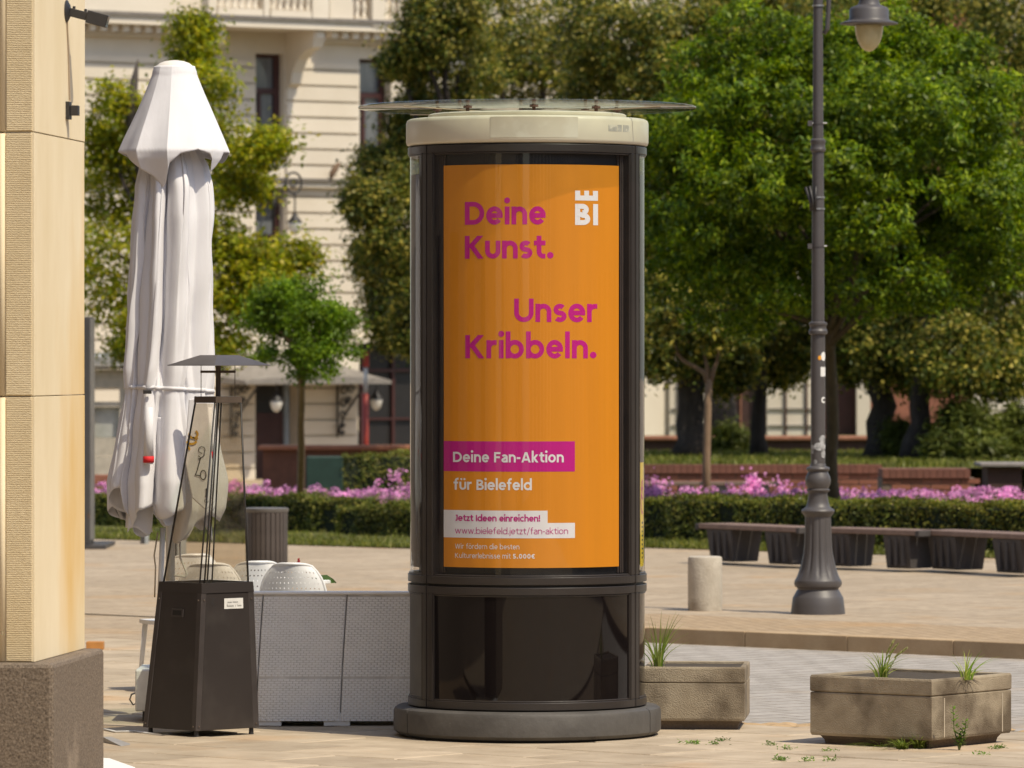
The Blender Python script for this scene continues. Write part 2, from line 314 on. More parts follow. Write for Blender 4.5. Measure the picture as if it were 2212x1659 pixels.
# ------------------------------------------------------------------ cream apartment building (left background, its facade turned away to the right)
m_cream = M('cream_render', (.62, .545, .435), .85, c2=(.70, .625, .515), scale=.8, bump=.15, bscale=30, world=True, objrand=.03)
m_lead = M('cornice_lead', (.17, .15, .13), .7); m_wood = M('window_wood', (.05, .014, .012), .5); m_curt = M('curtained_glass', (.10, .11, .12), .12, c2=(.17, .18, .19), scale=3, stretch=(6, 6, .6), spec=.8)
m_dark = M('dark_interior', (.012, .010, .010), .5); m_iron = M('black_iron', (.025, .023, .024), .5); m_globe = M('milk_glass', (.62, .60, .55), .25)
FA = R(33); FE = Vector((math.cos(FA), math.sin(FA), 0)); FN = Vector((math.sin(FA), -math.cos(FA), 0)); F0 = Vector(((700 - CX) * 100 / FPX, 100, 0))
def fu(x, o=0.0):
    k = (x - CX) / FPX; q = F0 + FN * o; return (k * q.y - q.x) / (FE.x - k * FE.y)
def fv(x, y, o=0.0): Y = (F0 + FN * o + FE * fu(x, o)).y; return EYE - (y - HY) * Y / FPX
def fw(u, o, v): return F0 + FE * u + FN * o + Z * v
FAX = (FE, FN, Z)
bld = thing('apartment_building', 'cream apartment building with rusticated walls and balcony behind the left trees', 'building', fw(0, 0, -.3))
def fbox(name, mat, u0, u1, v0, v1, o0, o1, parent=bld, bevel=0):
    return MB().box((u0, o0, v0), (u1, o1, v1), FAX, F0).build(name, mat, parent, bevel=bevel)
ua0, ua1, ub0, ub1, uc0, uc1 = fu(552), fu(614), fu(776), fu(842), fu(869), fu(925)
uL, uR = fu(60), fu(1500); vT = 14.0; vB = -.4
VW1a, VW1b = fv(580, 325), fv(580, 116); VW2a, VW2b = fv(580, 640), fv(580, 404); VG1 = fv(600, 832); vb_a, vb_b = fv(810, 330), fv(810, 128); VG2 = fv(830, 741)
ug0, ug1 = fu(551), fu(646); uh0, uh1 = fu(773), fu(990)
D0 = -.42
fbox('wall', m_cream, uL, ua0, vB, vT, D0, 0)
fbox('wall', m_cream, ua1, ub0, VG2, vT, D0, 0)
for (a, b) in ((VW1b, vT), (VW2b, VW1a)): fbox('wall', m_cream, ua0 , ua1, a, b, D0, -.003)
fbox('wall', m_cream, ua0, ua1, VG1, VW2a, D0, -.003); fbox('wall', m_cream, ua1, ub0, VG1, VG2 - .002, D0, -.001); fbox('wall', m_cream, ug1, ub0 - .02, vB, VG1 - .002, D0, -.001)
fbox('wall', m_cream, ub1, uc0, vb_a, vT, D0, -.001); fbox('wall', m_cream, uc1, uR, VG2, vT, D0, 0)
fbox('wall', m_cream, ub0, uc1, vb_b, vT, D0, -.003); fbox('wall', m_cream, ub0, uc1, VG2, vb_a, D0, -.003); fbox('wall', m_cream, uh1, uR, vB, VG2 - .002, D0, 0)
fbox('back_wall', m_dark, uL, uR, vB, vT, D0 - 3.0, D0 - .05)
# rusticated courses: each a slab standing proud of the wall, a groove between two
pitch = 34.3 * 100 / FPX; v152 = fv(700, 152)
def course(u0, u1, va, vb):
    k0 = math.floor((va - v152) / pitch) - 1
    for k in range(k0, k0 + 60):
        a = max(va, v152 + k * pitch + .022); b = min(vb, v152 + (k + 1) * pitch - .022)
        if b - a > .06: fbox('stone_course', m_cream, u0, u1, a, b, .001, .06)
VC = fv(650, 93)
course(uL, ua0 - .03, fv(400, 405), VC - .35); course(ua1 + .03, ub0 - .03, fv(700, 410), VC - .35); course(ua1 + .03, ub0 - .03, VG2 + .15, fv(700, 410)); course(ug1 + .05, uh0 - .05, vB, VG1 + .3)
course(uL, ug0 - .05, vB, fv(400, 405)); course(uc1 + .04, uR, VG2 + .2, VC - .35)
vs_ = fv(650, 392); fbox('string_course', m_lead, uL, uR, vs_, vs_ + .05, .001, .24); fbox('string_course', m_cream, uL, uR, vs_ - .11, vs_ - .002, .001, .18)
def window(u0, u1, v0, v1, mull=(.3,), tr=.62, o=-.26):
    f = MB(); w_ = .075
    f.box((u0, o, v0), (u0 + w_, o + .09, v1), FAX, F0); f.box((u1 - w_ * 1.6, o, v0), (u1, o + .09, v1), FAX, F0); f.box((u0 + w_, o, v1 - .06), (u1 - w_ * 1.6, o + .088, v1), FAX, F0); f.box((u0 + w_, o, v0), (u1 - w_ * 1.6, o + .088, v0 + .08), FAX, F0)
    vt = v0 + (v1 - v0) * tr; f.box((u0 + w_, o, vt - .05), (u1 - w_ * 1.6, o + .10, vt + .05), FAX, F0)
    for q in mull: um = u0 + (u1 - u0) * q; f.box((um - .035, o, v0 + .08), (um + .035, o + .087, vt - .05), FAX, F0)
    fr = f.build('window', m_wood, bld)
    MB().box((u0 + w_, o + .02, vt + .05), (u1 - w_ * 1.6, o + .04, v1 - .06), FAX, F0).build('pane', m_curt, fr)
    MB().box((u0 + w_, o + .02, v0 + .08), (u1 - w_ * 1.6, o + .04, vt - .05), FAX, F0).build('pane', m_curt, fr)
    fbox('sill', m_cream, u0 - .06, u1 + .06, v0 - .09, v0 - .002, -.2, .14)
window(ua0, ua1, VW1a, VW1b); window(ua0, ua1, VW2a, VW2b - .25); window(ub0, ub1, vb_a, vb_b); window(uc0, uc1, vb_a, vb_b)
fbox('pilaster', m_cream, ub1 - .02, uc0 + .02, vb_a, vb_b, .0, .08)
# main cornice with its dentils
def cornice(x0, x1, yl, o1, dent=True):
    u0, u1 = fu(x0, o1), fu(x1, o1); v = fv((x0 + x1) / 2, yl, o1)
    fbox('cornice', m_lead, u0, u1, v + .08, v + .15, .0, o1 + .05); fbox('cornice', m_cream, u0, u1, v - .06, v + .079, .0, o1)
    if dent:
        dm = MB().box((-.06, 0, -.13), (.06, .22, 0), FAX, (0, 0, 0)).mesh('dentil'); dm.materials.append(m_cream); u = u0 + .1
        while u < u1 - .05: link('dentil', dm, None, bld, loc=fw(u, o1 * .35, v - .063)); u += .225
    fbox('frieze', m_cream, u0, u1, v - .26, v - .194, .0, o1 * .3)
    return v
cornice(100, 462, 44, .55); cornice(722, 1300, 69, .55)
OB = 1.15; ubl, ubr = fu(452, OB), fu(722, OB); vsl = fv(590, 60, OB)
fbox('balcony_slab', m_cream, ubl, ubr, vsl, vsl + .14, .0, OB); fbox('balcony_slab', m_lead, ubl - .04, ubr + .04, vsl + .142, vsl + .20, .0, OB + .05)
balp = [(.03, 0), (.055, .0), (.055, .04), (.03, .06), (.045, .16), (.055, .2), (.04, .28), (.028, .34), (.05, .38), (.05, .42)]
bal = MB().lathe((0, 0, 0), balp, 10).mesh('baluster', smooth=True); bal.materials.append(m_cream)
def balustrade(x0, x1, o, vb):
    u0, u1 = fu(x0, o), fu(x1, o); fbox('plinth_course', m_cream, u0, u1, vb, vb + .12, o - .13, o + .03); fbox('rail', m_cream, u0, u1, vb + .54, vb + .64, o - .14, o + .04)
    u = u0 + .08
    while u < u1 - .04: link('baluster', bal, None, bld, loc=fw(u, o - .05, vb + .12)); u += .145
vb_ = vsl + .205
balustrade(469, 572, OB - .08, vb_); balustrade(584, 676, OB - .08, vb_)
fbox('pedestal', m_cream, fu(572, OB), fu(584, OB), vb_, vb_ + .75, OB - .28, OB - .02); fbox('pedestal', m_cream, fu(677, OB), fu(712, OB), vb_, vb_ + .75, OB - .9, OB - .02); fbox('pedestal', m_cream, fu(452, OB), fu(469, OB), vb_, vb_ + .75, OB - .28, OB - .02)
vq = fv(830, 60, .55) + .02
fbox('parapet', m_cream, fu(715, .5), fu(766, .5), vq, vq + .9, .0, .46); balustrade(766, 793, .5, vq + .02); fbox('pedestal', m_cream, fu(800, .5), fu(827, .5), vq, vq + .9, .25, .58); balustrade(828, 886, .5, vq + .02); fbox('pedestal', m_cream, fu(887, .5), fu(915, .5), vq, vq + .9, .25, .58)
fbox('parapet', m_cream, fu(100, .5), fu(400, .5), fv(250, 32, .5), fv(250, 32, .5) + 1.2, .0, .4)
# scrolled console under the balcony
for xx in (683, 470):
    uc = fu(xx, .9); prof = [(.0, .0), (1.0, .0), (1.02, -.14), (.94, -.30), (.70, -.36), (.42, -.50), (.25, -.72), (.20, -.92), (.05, -1.0), (.0, -1.0)]
    MB().hexa([fw(uc - .11, o, vsl + v - .002) for o, v in prof], [fw(uc + .11, o, vsl + v - .002) for o, v in prof]).build('console', m_cream, bld, fixn=True)
    fbox('console_panel', m_cream, uc - .085, uc + .085, vsl - .14, vsl - .02, 1.0, 1.045)
# ground floor: dark doorways, glazing bars, canopy, iron brackets
fbox('door', m_wood, ug0 + .1, ug1 - .08, vB, VG1 - .5, -.36, -.30); fbox('door_head', m_dark, ug0, ug1, VG1 - .5, VG1, -.38, -.33)
fbox('shop_window', m_curt, uh0, uh1, vB, VG2, -.39, -.35).data.materials[0] = m_dark
for (a, b, c_, d_) in ((uh0, uh1, fv(830, 800) - .03, fv(830, 800) + .03), (uh0, uh1, fv(830, 905) - .02, fv(830, 905) + .02)): fbox('glazing_bar', m_wood, a, b, c_, d_, -.34, -.28)
for xx in (800, 868, 940): fbox('glazing_bar', m_wood, fu(xx) - .03, fu(xx) + .03, vB, VG2, -.345, -.285)
fbox('door_hood', m_cream, uh0 - .1, uh1, VG2, VG2 + .12, .001, .14)
m_can = M('canopy_metal', (.22, .20, .18), .5)
cm = MB(); c0, c1 = fu(476, .1), fu(790, .1); N_ = 24; rows = []
for k in range(N_ + 1):
    q = k / N_; u = c0 + (c1 - c0) * q; arch = .32 * math.sin(math.pi * q) ** .7; rows.append((u, arch))
vc = fv(640, 826, .9)
for u, a in rows: cm.v += [tuple(fw(u, .02, vc + .12 + a)), tuple(fw(u, 1.0, vc + .03 + a * .25)), tuple(fw(u, 1.0, vc - .03)), tuple(fw(u, .02, vc - .02))]
for k in range(N_):
    for j in range(4): cm.f.append((4 * k + j, 4 * k + (j + 1) % 4, 4 * k + 4 + (j + 1) % 4, 4 * k + 4 + j))
cm.f += [(0, 1, 2, 3), (4 * N_, 4 * N_ + 3, 4 * N_ + 2, 4 * N_ + 1)]
cm.build('canopy', m_can, bld, fixn=True)
def scroll(c, r, o, turns=1.3, start=0.0, n=22): return [fw(c[0] + r * (1 - .75 * k / n) * math.cos(start + turns * 6.283 * k / n), o, c[1] + r * (1 - .75 * k / n) * math.sin(start + turns * 6.283 * k / n)) for k in range(n + 1)]
for xx in (512, 742):
    u = fu(xx, .3); m = MB(); m.tube([fw(u, .09, vc - .06), fw(u, .09, vc - 1.0)], .02, 6); m.tube([fw(u, .1, vc - .95), fw(u + .05, .25, vc - .6), fw(u + .1, .55, vc - .3), fw(u + .12, .85, vc - .06)], .022, 6)
    for (du, dv, r_) in ((.08, -.15, .10), (.22, -.13, .09), (.07, -.38, .10), (.16, -.33, .07), (.05, -.6, .08), (.03, -.8, .06), (.03, -.93, .05)): m.tube(scroll((u + du, vc + dv), r_, .2), .017, 5)
    m.build('iron_bracket', m_iron, bld, smooth=True)
fbox('drain_pipe', M('zinc', (.16, .18, .20), .5), fu(613, .1), fu(622, .1), vB, VG1 + .1, .07, .14)
def lantern(x, y, o, s, label):
    p = fw(fu(x, o), o, fv(x, y, o)); t = thing('hanging_lantern', label, 'lantern', p)
    MB().tube([p + Z * .5 * s, p + Z * .2 * s], .015 * s, 6).build('rod', m_iron, t); MB().lathe(p, [(.02 * s, .22 * s), (.05 * s, .15 * s), (.12 * s, .06 * s), (.13 * s, .05 * s)], 14).build('hood', m_iron, t, smooth=True)
    MB().lathe(p, [(.115 * s, .048 * s), (.11 * s, .0), (.08 * s, -.1 * s), (.03 * s, -.15 * s), (.005 * s, -.155 * s)], 14).build('globe', m_globe, t, smooth=True); return t
lantern(597, 872, .8, 1.0, 'white glass lantern hanging under the canopy beside the dark doorway'); lantern(813, 868, .5, 1.0, 'white glass lantern in front of the dark shop window')
t = lantern(637, 487, .5, 1.1, 'wall lantern on an iron ring bracket between the two window rows')
m = MB(); cu, cv = fu(634, .5), fv(634, 395, .5); rr = 20 * 100 / FPX; m.tube([fw(cu + rr * math.cos(k * .2618), .5, cv + rr * 1.1 * math.sin(k * .2618)) for k in range(25)], .022, 6)
m.tube(scroll((cu, cv - .02), rr * .55, .5), .018, 5); m.tube([fw(cu + .02, .5, cv - rr), fw(fu(637, .5), .5, fv(637, 487, .5) + .5)], .02, 6); m.tube([fw(cu - rr, .5, cv - .02), fw(cu - rr, .02, cv - .6)], .024, 6); m.tube([fw(cu - rr, .1, cv - .1), fw(cu - rr, .1, cv - .8)], .024, 6)
m.build('ring_bracket', m_iron, t, smooth=True)
p = fw(fu(705, .1), .26, vs_ + .05); t = thing('pigeon', 'small brown bird perched on the string course ledge', 'bird', p)
MB().tube([p + Z * .0, p + Z * .08 + FE * .02, p + Z * .2 + FE * .10, p + Z * .27 + FE * .16, p + Z * .29 + FE * .2], [.02, .055, .06, .04, .012], 8).build('body', M('plumage', (.16, .10, .06), .8), t, smooth=True)

# cream ground floor behind the dark trunks on the right
t = thing('shop_building', 'cream ground floor with brown doors behind the dark tree trunks', 'building', (4.5, 104, 0))
def sb(x0, x1, y0, y1, Ya, Yb, name, mat):
    a, b = P(x0, y1, 104), P(x1, y0, 104); return MB().box((a.x, Ya, a.z), (b.x, Yb, b.z)).build(name, mat, t)
sb(1150, 1405, -900, 1000, 104, 105, 'wall', m_cream); sb(1404, 1445, -900, 1000, 104.3, 104.9, 'door', m_wood); sb(1446, 1530, -900, 1000, 104, 105, 'wall', m_cream)
sb(1531, 1656, -900, 1000, 104.3, 104.9, 'door', M('brown_panel', (.055, .025, .02), .6)); sb(1657, 1775, -900, 1000, 104, 105, 'wall', m_cream); sb(1776, 1850, -900, 1000, 104.3, 104.9, 'door', m_wood); sb(1851, 1880, -900, 1000, 104, 105, 'wall', m_cream)
sb(1881, 2100, -900, 1000, 104.1, 105, 'wall', M('brick_red_far', (.26, .10, .06), .85)); sb(2101, 2500, -900, 1000, 104, 105, 'wall', m_cream); sb(1000, 2600, -1800, -900, 104, 105, 'wall', m_cream)
for x in (1464, 1695, 1740): sb(x, x + 4, 820, 960, 103.95, 104, 'glazing_bar', m_wood)
for y in (882, 918, 948): sb(1450, 1500, y, y + 3, 103.96, 104, 'glazing_bar', m_lead); sb(1660, 1770, y, y + 3, 103.96, 104, 'glazing_bar', m_lead)
for x in (1380, 1418, 1600): sb(x, x + 3, 780, 960, 104.25, 104.3, 'glazing_bar', m_terr)

# buildings on the near side of the square: seen only mirrored in the column's glass
m_stone = M('near_facade', (.19, .155, .12), .85, c2=(.23, .19, .15), scale=.6); m_win = M('near_window', (.02, .022, .025), .1, spec=.8)
def near_building(x0, x1, y0, y1, h, label, face):
    t = thing('town_house', label, 'building', ((x0 + x1) / 2, (y0 + y1) / 2, 0)); MB().box((x0, y0, -.05), (x1, y1, h)).build('wall', m_stone, t)
    MB().box((x0 - .3, y0 - .3, h + .002), (x1 + .3, y1 + .3, h + .5)).build('roof', m_lead, t)
    wm = MB().box((-.6, -.12, 0), (.6, .04, 1.9)).mesh('window'); wm.materials.append(m_win); pm = MB().box((-.25, -.1, 0), (.25, .3, h - .5)).mesh('pilaster'); pm.materials.append(m_cream)
    L = (x1 - x0) if face == 'y' else (y1 - y0); k = int(L / 2.6)
    for i in range(k):
        for j in range(int(h / 3.4)):
            q = (i + .5) / k
            if face == 'y': link('window', wm, None, t, loc=(x0 + L * q, y1, 1.0 + 3.3 * j), rot=(0, 0, 0))
            else: link('window', wm, None, t, loc=(x1 if x1 < 0 else x0, y0 + L * q, 1.0 + 3.3 * j), rot=(0, 0, -math.pi / 2 if x1 < 0 else math.pi / 2))
        if face == 'y': link('pilaster', pm, None, t, loc=(x0 + L * (i + .02) / k, y1, 0))
near_building(-26, -4, -20, -9, 13, 'stone town house with dark windows on the near side of the square', 'y')
near_building(1.5, 20, -22, -12, 16, 'taller stone town house across the lane behind the viewer', 'y')
near_building(-14, -6.5, -7, 51, 12, 'stone house lengthened along the unseen left side of the square', 'x')  # lengthened out of view so its wall replaces sky in the glass
near_building(22.5, 36, -22, 52, 10, 'long stone house added out of view on the right to darken the glass reflections', 'x')  # unseen house added here to keep bright sky out of the column's reflections

# ------------------------------------------------------------------ the advertising column
m_frame = M('bronze_frame', (.034, .028, .025), .33, scale=3, var=.15, metal=.0, bump=.05, bscale=200)
m_liner = M('black_liner', (.006, .0055, .006), .5)
m_gloss = M('black_glass', (.008, .006, .006), .03, var=.05, spec=.42)
m_pl = M('plinth_paint', (.062, .056, .050), .6, c2=(.095, .087, .078), scale=5, bump=.4, bscale=28, c3=(.20, .19, .17), s3=18, t3=(.72, .76), bdist=.006)
m_band = M('cream_band', (.66, .60, .47), .38, c2=(.70, .65, .53), scale=1.5, spec=.5); m_band2 = M('repainted_panel', (.61, .56, .455), .42, scale=8, var=.04, c3=(.65, .61, .51), s3=9, t3=(.5, .62))
m_glass = glassmat('display_glass', (.97, .97, .97), 1.5, 0, wob=.05); m_roofg = glassmat('roof_glass', (.90, .94, .90), 1.5, 0.02, dirt=.12)
m_orange = M('orange_print', (.64, .232, .004), .55, scale=1.2, var=.05, stretch=(6, 6, .3))
m_mag = M('magenta_print', (.49, .003, .21), .5, var=.02); m_wprint = M('white_print', (.72, .72, .74), .5, var=.02)
m_yel = M('yellow_print', (.72, .52, .012), .5, var=.03); m_rust = M('rusty_bolt', (.10, .045, .03), .7); m_perf = M('perforated_metal', (.10, .095, .09), .5, metal=.3)
CC = Vector((P(1139, 0, 30.6).x, 30.6, 0))
def cp(r, f, z): return Vector((CC.x + r * math.sin(f), CC.y - r * math.cos(f), z))
def shell(mb, r0, r1, f0, f1, z0, z1, n=None):
    n = n or max(2, int(abs(f1 - f0) / .045)); k = len(mb.v)
    for i in range(n + 1):
        f = f0 + (f1 - f0) * i / n; mb.v += [tuple(cp(r1, f, z0)), tuple(cp(r1, f, z1)), tuple(cp(r0, f, z1)), tuple(cp(r0, f, z0))]
    for i in range(n):
        for j in range(4): a = k + 4 * i + j; b = k + 4 * i + (j + 1) % 4; mb.f.append((a, a + 4, b + 4, b)[::-1])
    mb.f += [(k, k + 1, k + 2, k + 3), (k + 4 * n + 3, k + 4 * n + 2, k + 4 * n + 1, k + 4 * n)]
    return mb
col = thing('advertising_column', 'round dark advertising column with orange poster under a cream band and glass roof', 'advertising column', CC)
RB = .663
# plinth in four cast segments with open joints
for f0, f1 in ((-62.5, 65), (65.6, 155), (155.6, 207), (207.6, 296.9)):
    pr = [(.3, 0.012), (.722, .012), (.742, .03), (.742, .135), (.735, .152), (.718, .162), (.3, .165)]; mb = MB(); n = int((f1 - f0) / 2.5)
    for i in range(n + 1):
        f = R(f0 + (f1 - f0) * i / n)
        for r, z in pr: mb.v.append(tuple(cp(r, f, z)))
    q = len(pr)
    for i in range(n):
        for j in range(q): a = i * q + j; b = i * q + (j + 1) % q; mb.f.append((a, b, b + q, a + q))
    mb.f += [tuple(range(q - 1, -1, -1)), tuple(n * q + j for j in range(q))]
    mb.build('plinth_segment', m_pl, col, auto=35, fixn=True)
MB().lathe(CC, [(.60, .0), (.60, 3.27)], 64, cap=True).build('core', m_liner, col, smooth=False)
MB().lathe(CC, [(.69, 0), (.69, .013)], 48).build('shadow_gap', m_liner, col)
MB().lathe(CC, [(.640, .165), (.640, .19)], 64).build('foot_ring', m_liner, col); MB().lathe(CC, [(.644, .83), (.644, .86)], 64).build('middle_ring', m_liner, col)
GAP = R(.35)
def panel(fc, z0, z1, lower, tr=.042, sti=R(4.2)):
    f0, f1 = fc - R(60) + GAP, fc + R(60) - GAP
    mb = MB(); shell(mb, .615, RB, f0, f1, z0, z0 + tr); shell(mb, .615, RB, f0, f1, z1 - tr, z1)
    shell(mb, .615, RB - .0005, f0, f0 + sti, z0 + tr + .0005, z1 - tr - .0005); shell(mb, .615, RB - .0005, f1 - sti, f1, z0 + tr + .0005, z1 - tr - .0005)
    i_ = R(1.0)   # inner bead of the frame
    shell(mb, .61, RB - .006, f0 + sti, f1 - sti, z0 + tr, z0 + tr + .01); shell(mb, .61, RB - .006, f0 + sti, f1 - sti, z1 - tr - .01, z1 - tr)
    shell(mb, .61, RB - .0062, f0 + sti, f0 + sti + i_, z0 + tr + .01, z1 - tr - .01); shell(mb, .61, RB - .0062, f1 - sti - i_, f1 - sti, z0 + tr + .01, z1 - tr - .01)
    fr = mb.build('panel_frame', m_frame, col, bevel=.003)
    a, b = f0 + sti + i_, f1 - sti - i_
    if lower: shell(MB(), .640, .652, a, b, z0 + tr + .01, z1 - tr - .01).build('lower_glass', m_gloss, col, auto=30)
    else:
        mb = MB(); n_ = 48
        for i in range(n_ + 1): f = a + (b - a) * i / n_; mb.v += [tuple(cp(.651, f, z0 + tr + .009)), tuple(cp(.651, f, z1 - tr - .009))]
        mb.f = [(2 * i, 2 * i + 2, 2 * i + 3, 2 * i + 1) for i in range(n_)]; mb.build('display_glass', m_glass, col, smooth=True)
FC = R(3.6)
for k in (0, 1, -1):
    panel(FC + k * R(120), .170, .838, True); panel(FC + k * R(120), .852, 3.252, False)
# ribbed dark inner strips beside the poster, and the perforated strip low on the left
mb = MB()
for s0, s1 in ((-56.2, -46), (52.5, 60.5)):
    f = s0
    while f < s1: shell(mb, .605, .622 + random.uniform(0, .006), R(f), R(f + .9), .91, 3.2, 2); f += 1.5
mb.build('inner_rib_panel', M('inner_ribs', (.045, .034, .03), .5), col)
shell(MB(), .653, .655, R(-83), R(-59), .225, .785).build('perforated_sheet', m_perf, col)
# cap: cream band, recess, upper disc, glass roof on bolts
band = [(.40, 3.258), (.655, 3.258), (.668, 3.266), (.673, 3.28), (.673, 3.385), (.668, 3.40), (.655, 3.408), (.40, 3.412)]
MB().lathe(CC, band, 96).build('cream_band', m_band, col, auto=40)
shell(MB(), .60, .6745, R(-17.5), R(24), 3.285, 3.398).build('band_panel', m_band2, col, auto=30)
mbs = MB()
for a, b in ((41, 46.5), (47, 50), (51, 57)): shell(mbs, .665, .6738, R(a), R(b), 3.325, 3.362)
mbs.build('torn_sticker', M('torn_sticker', (.42, .40, .36), .7, scale=20, c3=(.66, .62, .52), s3=16, t3=(.45, .5)), col)
MB().lathe(CC, [(.35, 3.41), (.545, 3.412), (.55, 3.418), (.55, 3.432), (.54, 3.438), (.35, 3.44)], 72).build('top_disc', m_band, col, auto=40)
rg = MB().lathe(CC, [(.10, 3.470), (.934, 3.470), (.939, 3.473), (.939, 3.479), (.934, 3.482), (.10, 3.482)], 96); rg.build('glass_roof', m_roofg, col, auto=40)
m_edge = glassmat('glass_edge', (.55, .68, .60), 1.5, .05)
for a in range(0, 360, 45):
    f = R(a + 4); r = .50; p = cp(r, f, 3.43); b = MB(); b.lathe(p, [(.010, 0), (.010, .07)], 8); b.lathe(p, [(.024, .028), (.024, .038)], 10); b.lathe(p, [(.016, .053), (.016, .066)], 8); b.build('roof_bolt', m_rust, col)
m = MB()
for a in (-52, 58, 150, 230): m.tube([cp(.30, R(a), 3.447), cp(.86, R(a), 3.462)], .0035, 5)
m.build('roof_strut', M('strut_tan', (.35, .27, .18), .5), col)
# the poster and its printing
PR = .634; SRC = 13458.0 / 29.95
def ps(x, y): return ((x - 1287.3) / SRC, EYE - (y - 881.6) / SRC)     # photo pixel -> (across, height) on the poster
def wave(x, z): return .0010 * math.sin(x * 26 + .6 * math.sin(z * 2.2)) + .0006 * math.sin(x * 61 + z * 1.3) + (.0012 * math.exp(-((z - 3.03) / .01) ** 2))
def onp(x, z, d): r = PR + wave(x, z) + d; return Vector((CC.x + x * r / PR, CC.y - math.sqrt(max(1e-6, PR * PR - x * x)) - (r - PR), z))
def patch(mb, x0, x1, z0, z1, d):
    nx = max(2, int((x1 - x0) / .012)); nz = max(1, int((z1 - z0) / .06)); k = len(mb.v)
    for j in range(nz + 1):
        for i in range(nx + 1): mb.v.append(tuple(onp(x0 + (x1 - x0) * i / nx, z0 + (z1 - z0) * j / nz, d)))
    for j in range(nz):
        for i in range(nx): a = k + j * (nx + 1) + i; mb.f.append((a, a + 1, a + nx + 2, a + nx + 1))
    return mb
PX0, PZ1 = ps(1081.5, 401); PX1, PZ0 = ps(1512, 1387)
poster = patch(MB(), PX0, PX1, PZ0, PZ1, 0).build('poster', m_orange, col, smooth=True); poster['label'] = 'orange poster with magenta and white lettering'
shell(MB(), .604, .615, R(-56), R(61), .9, 3.2).build('poster_backing', m_liner, col)
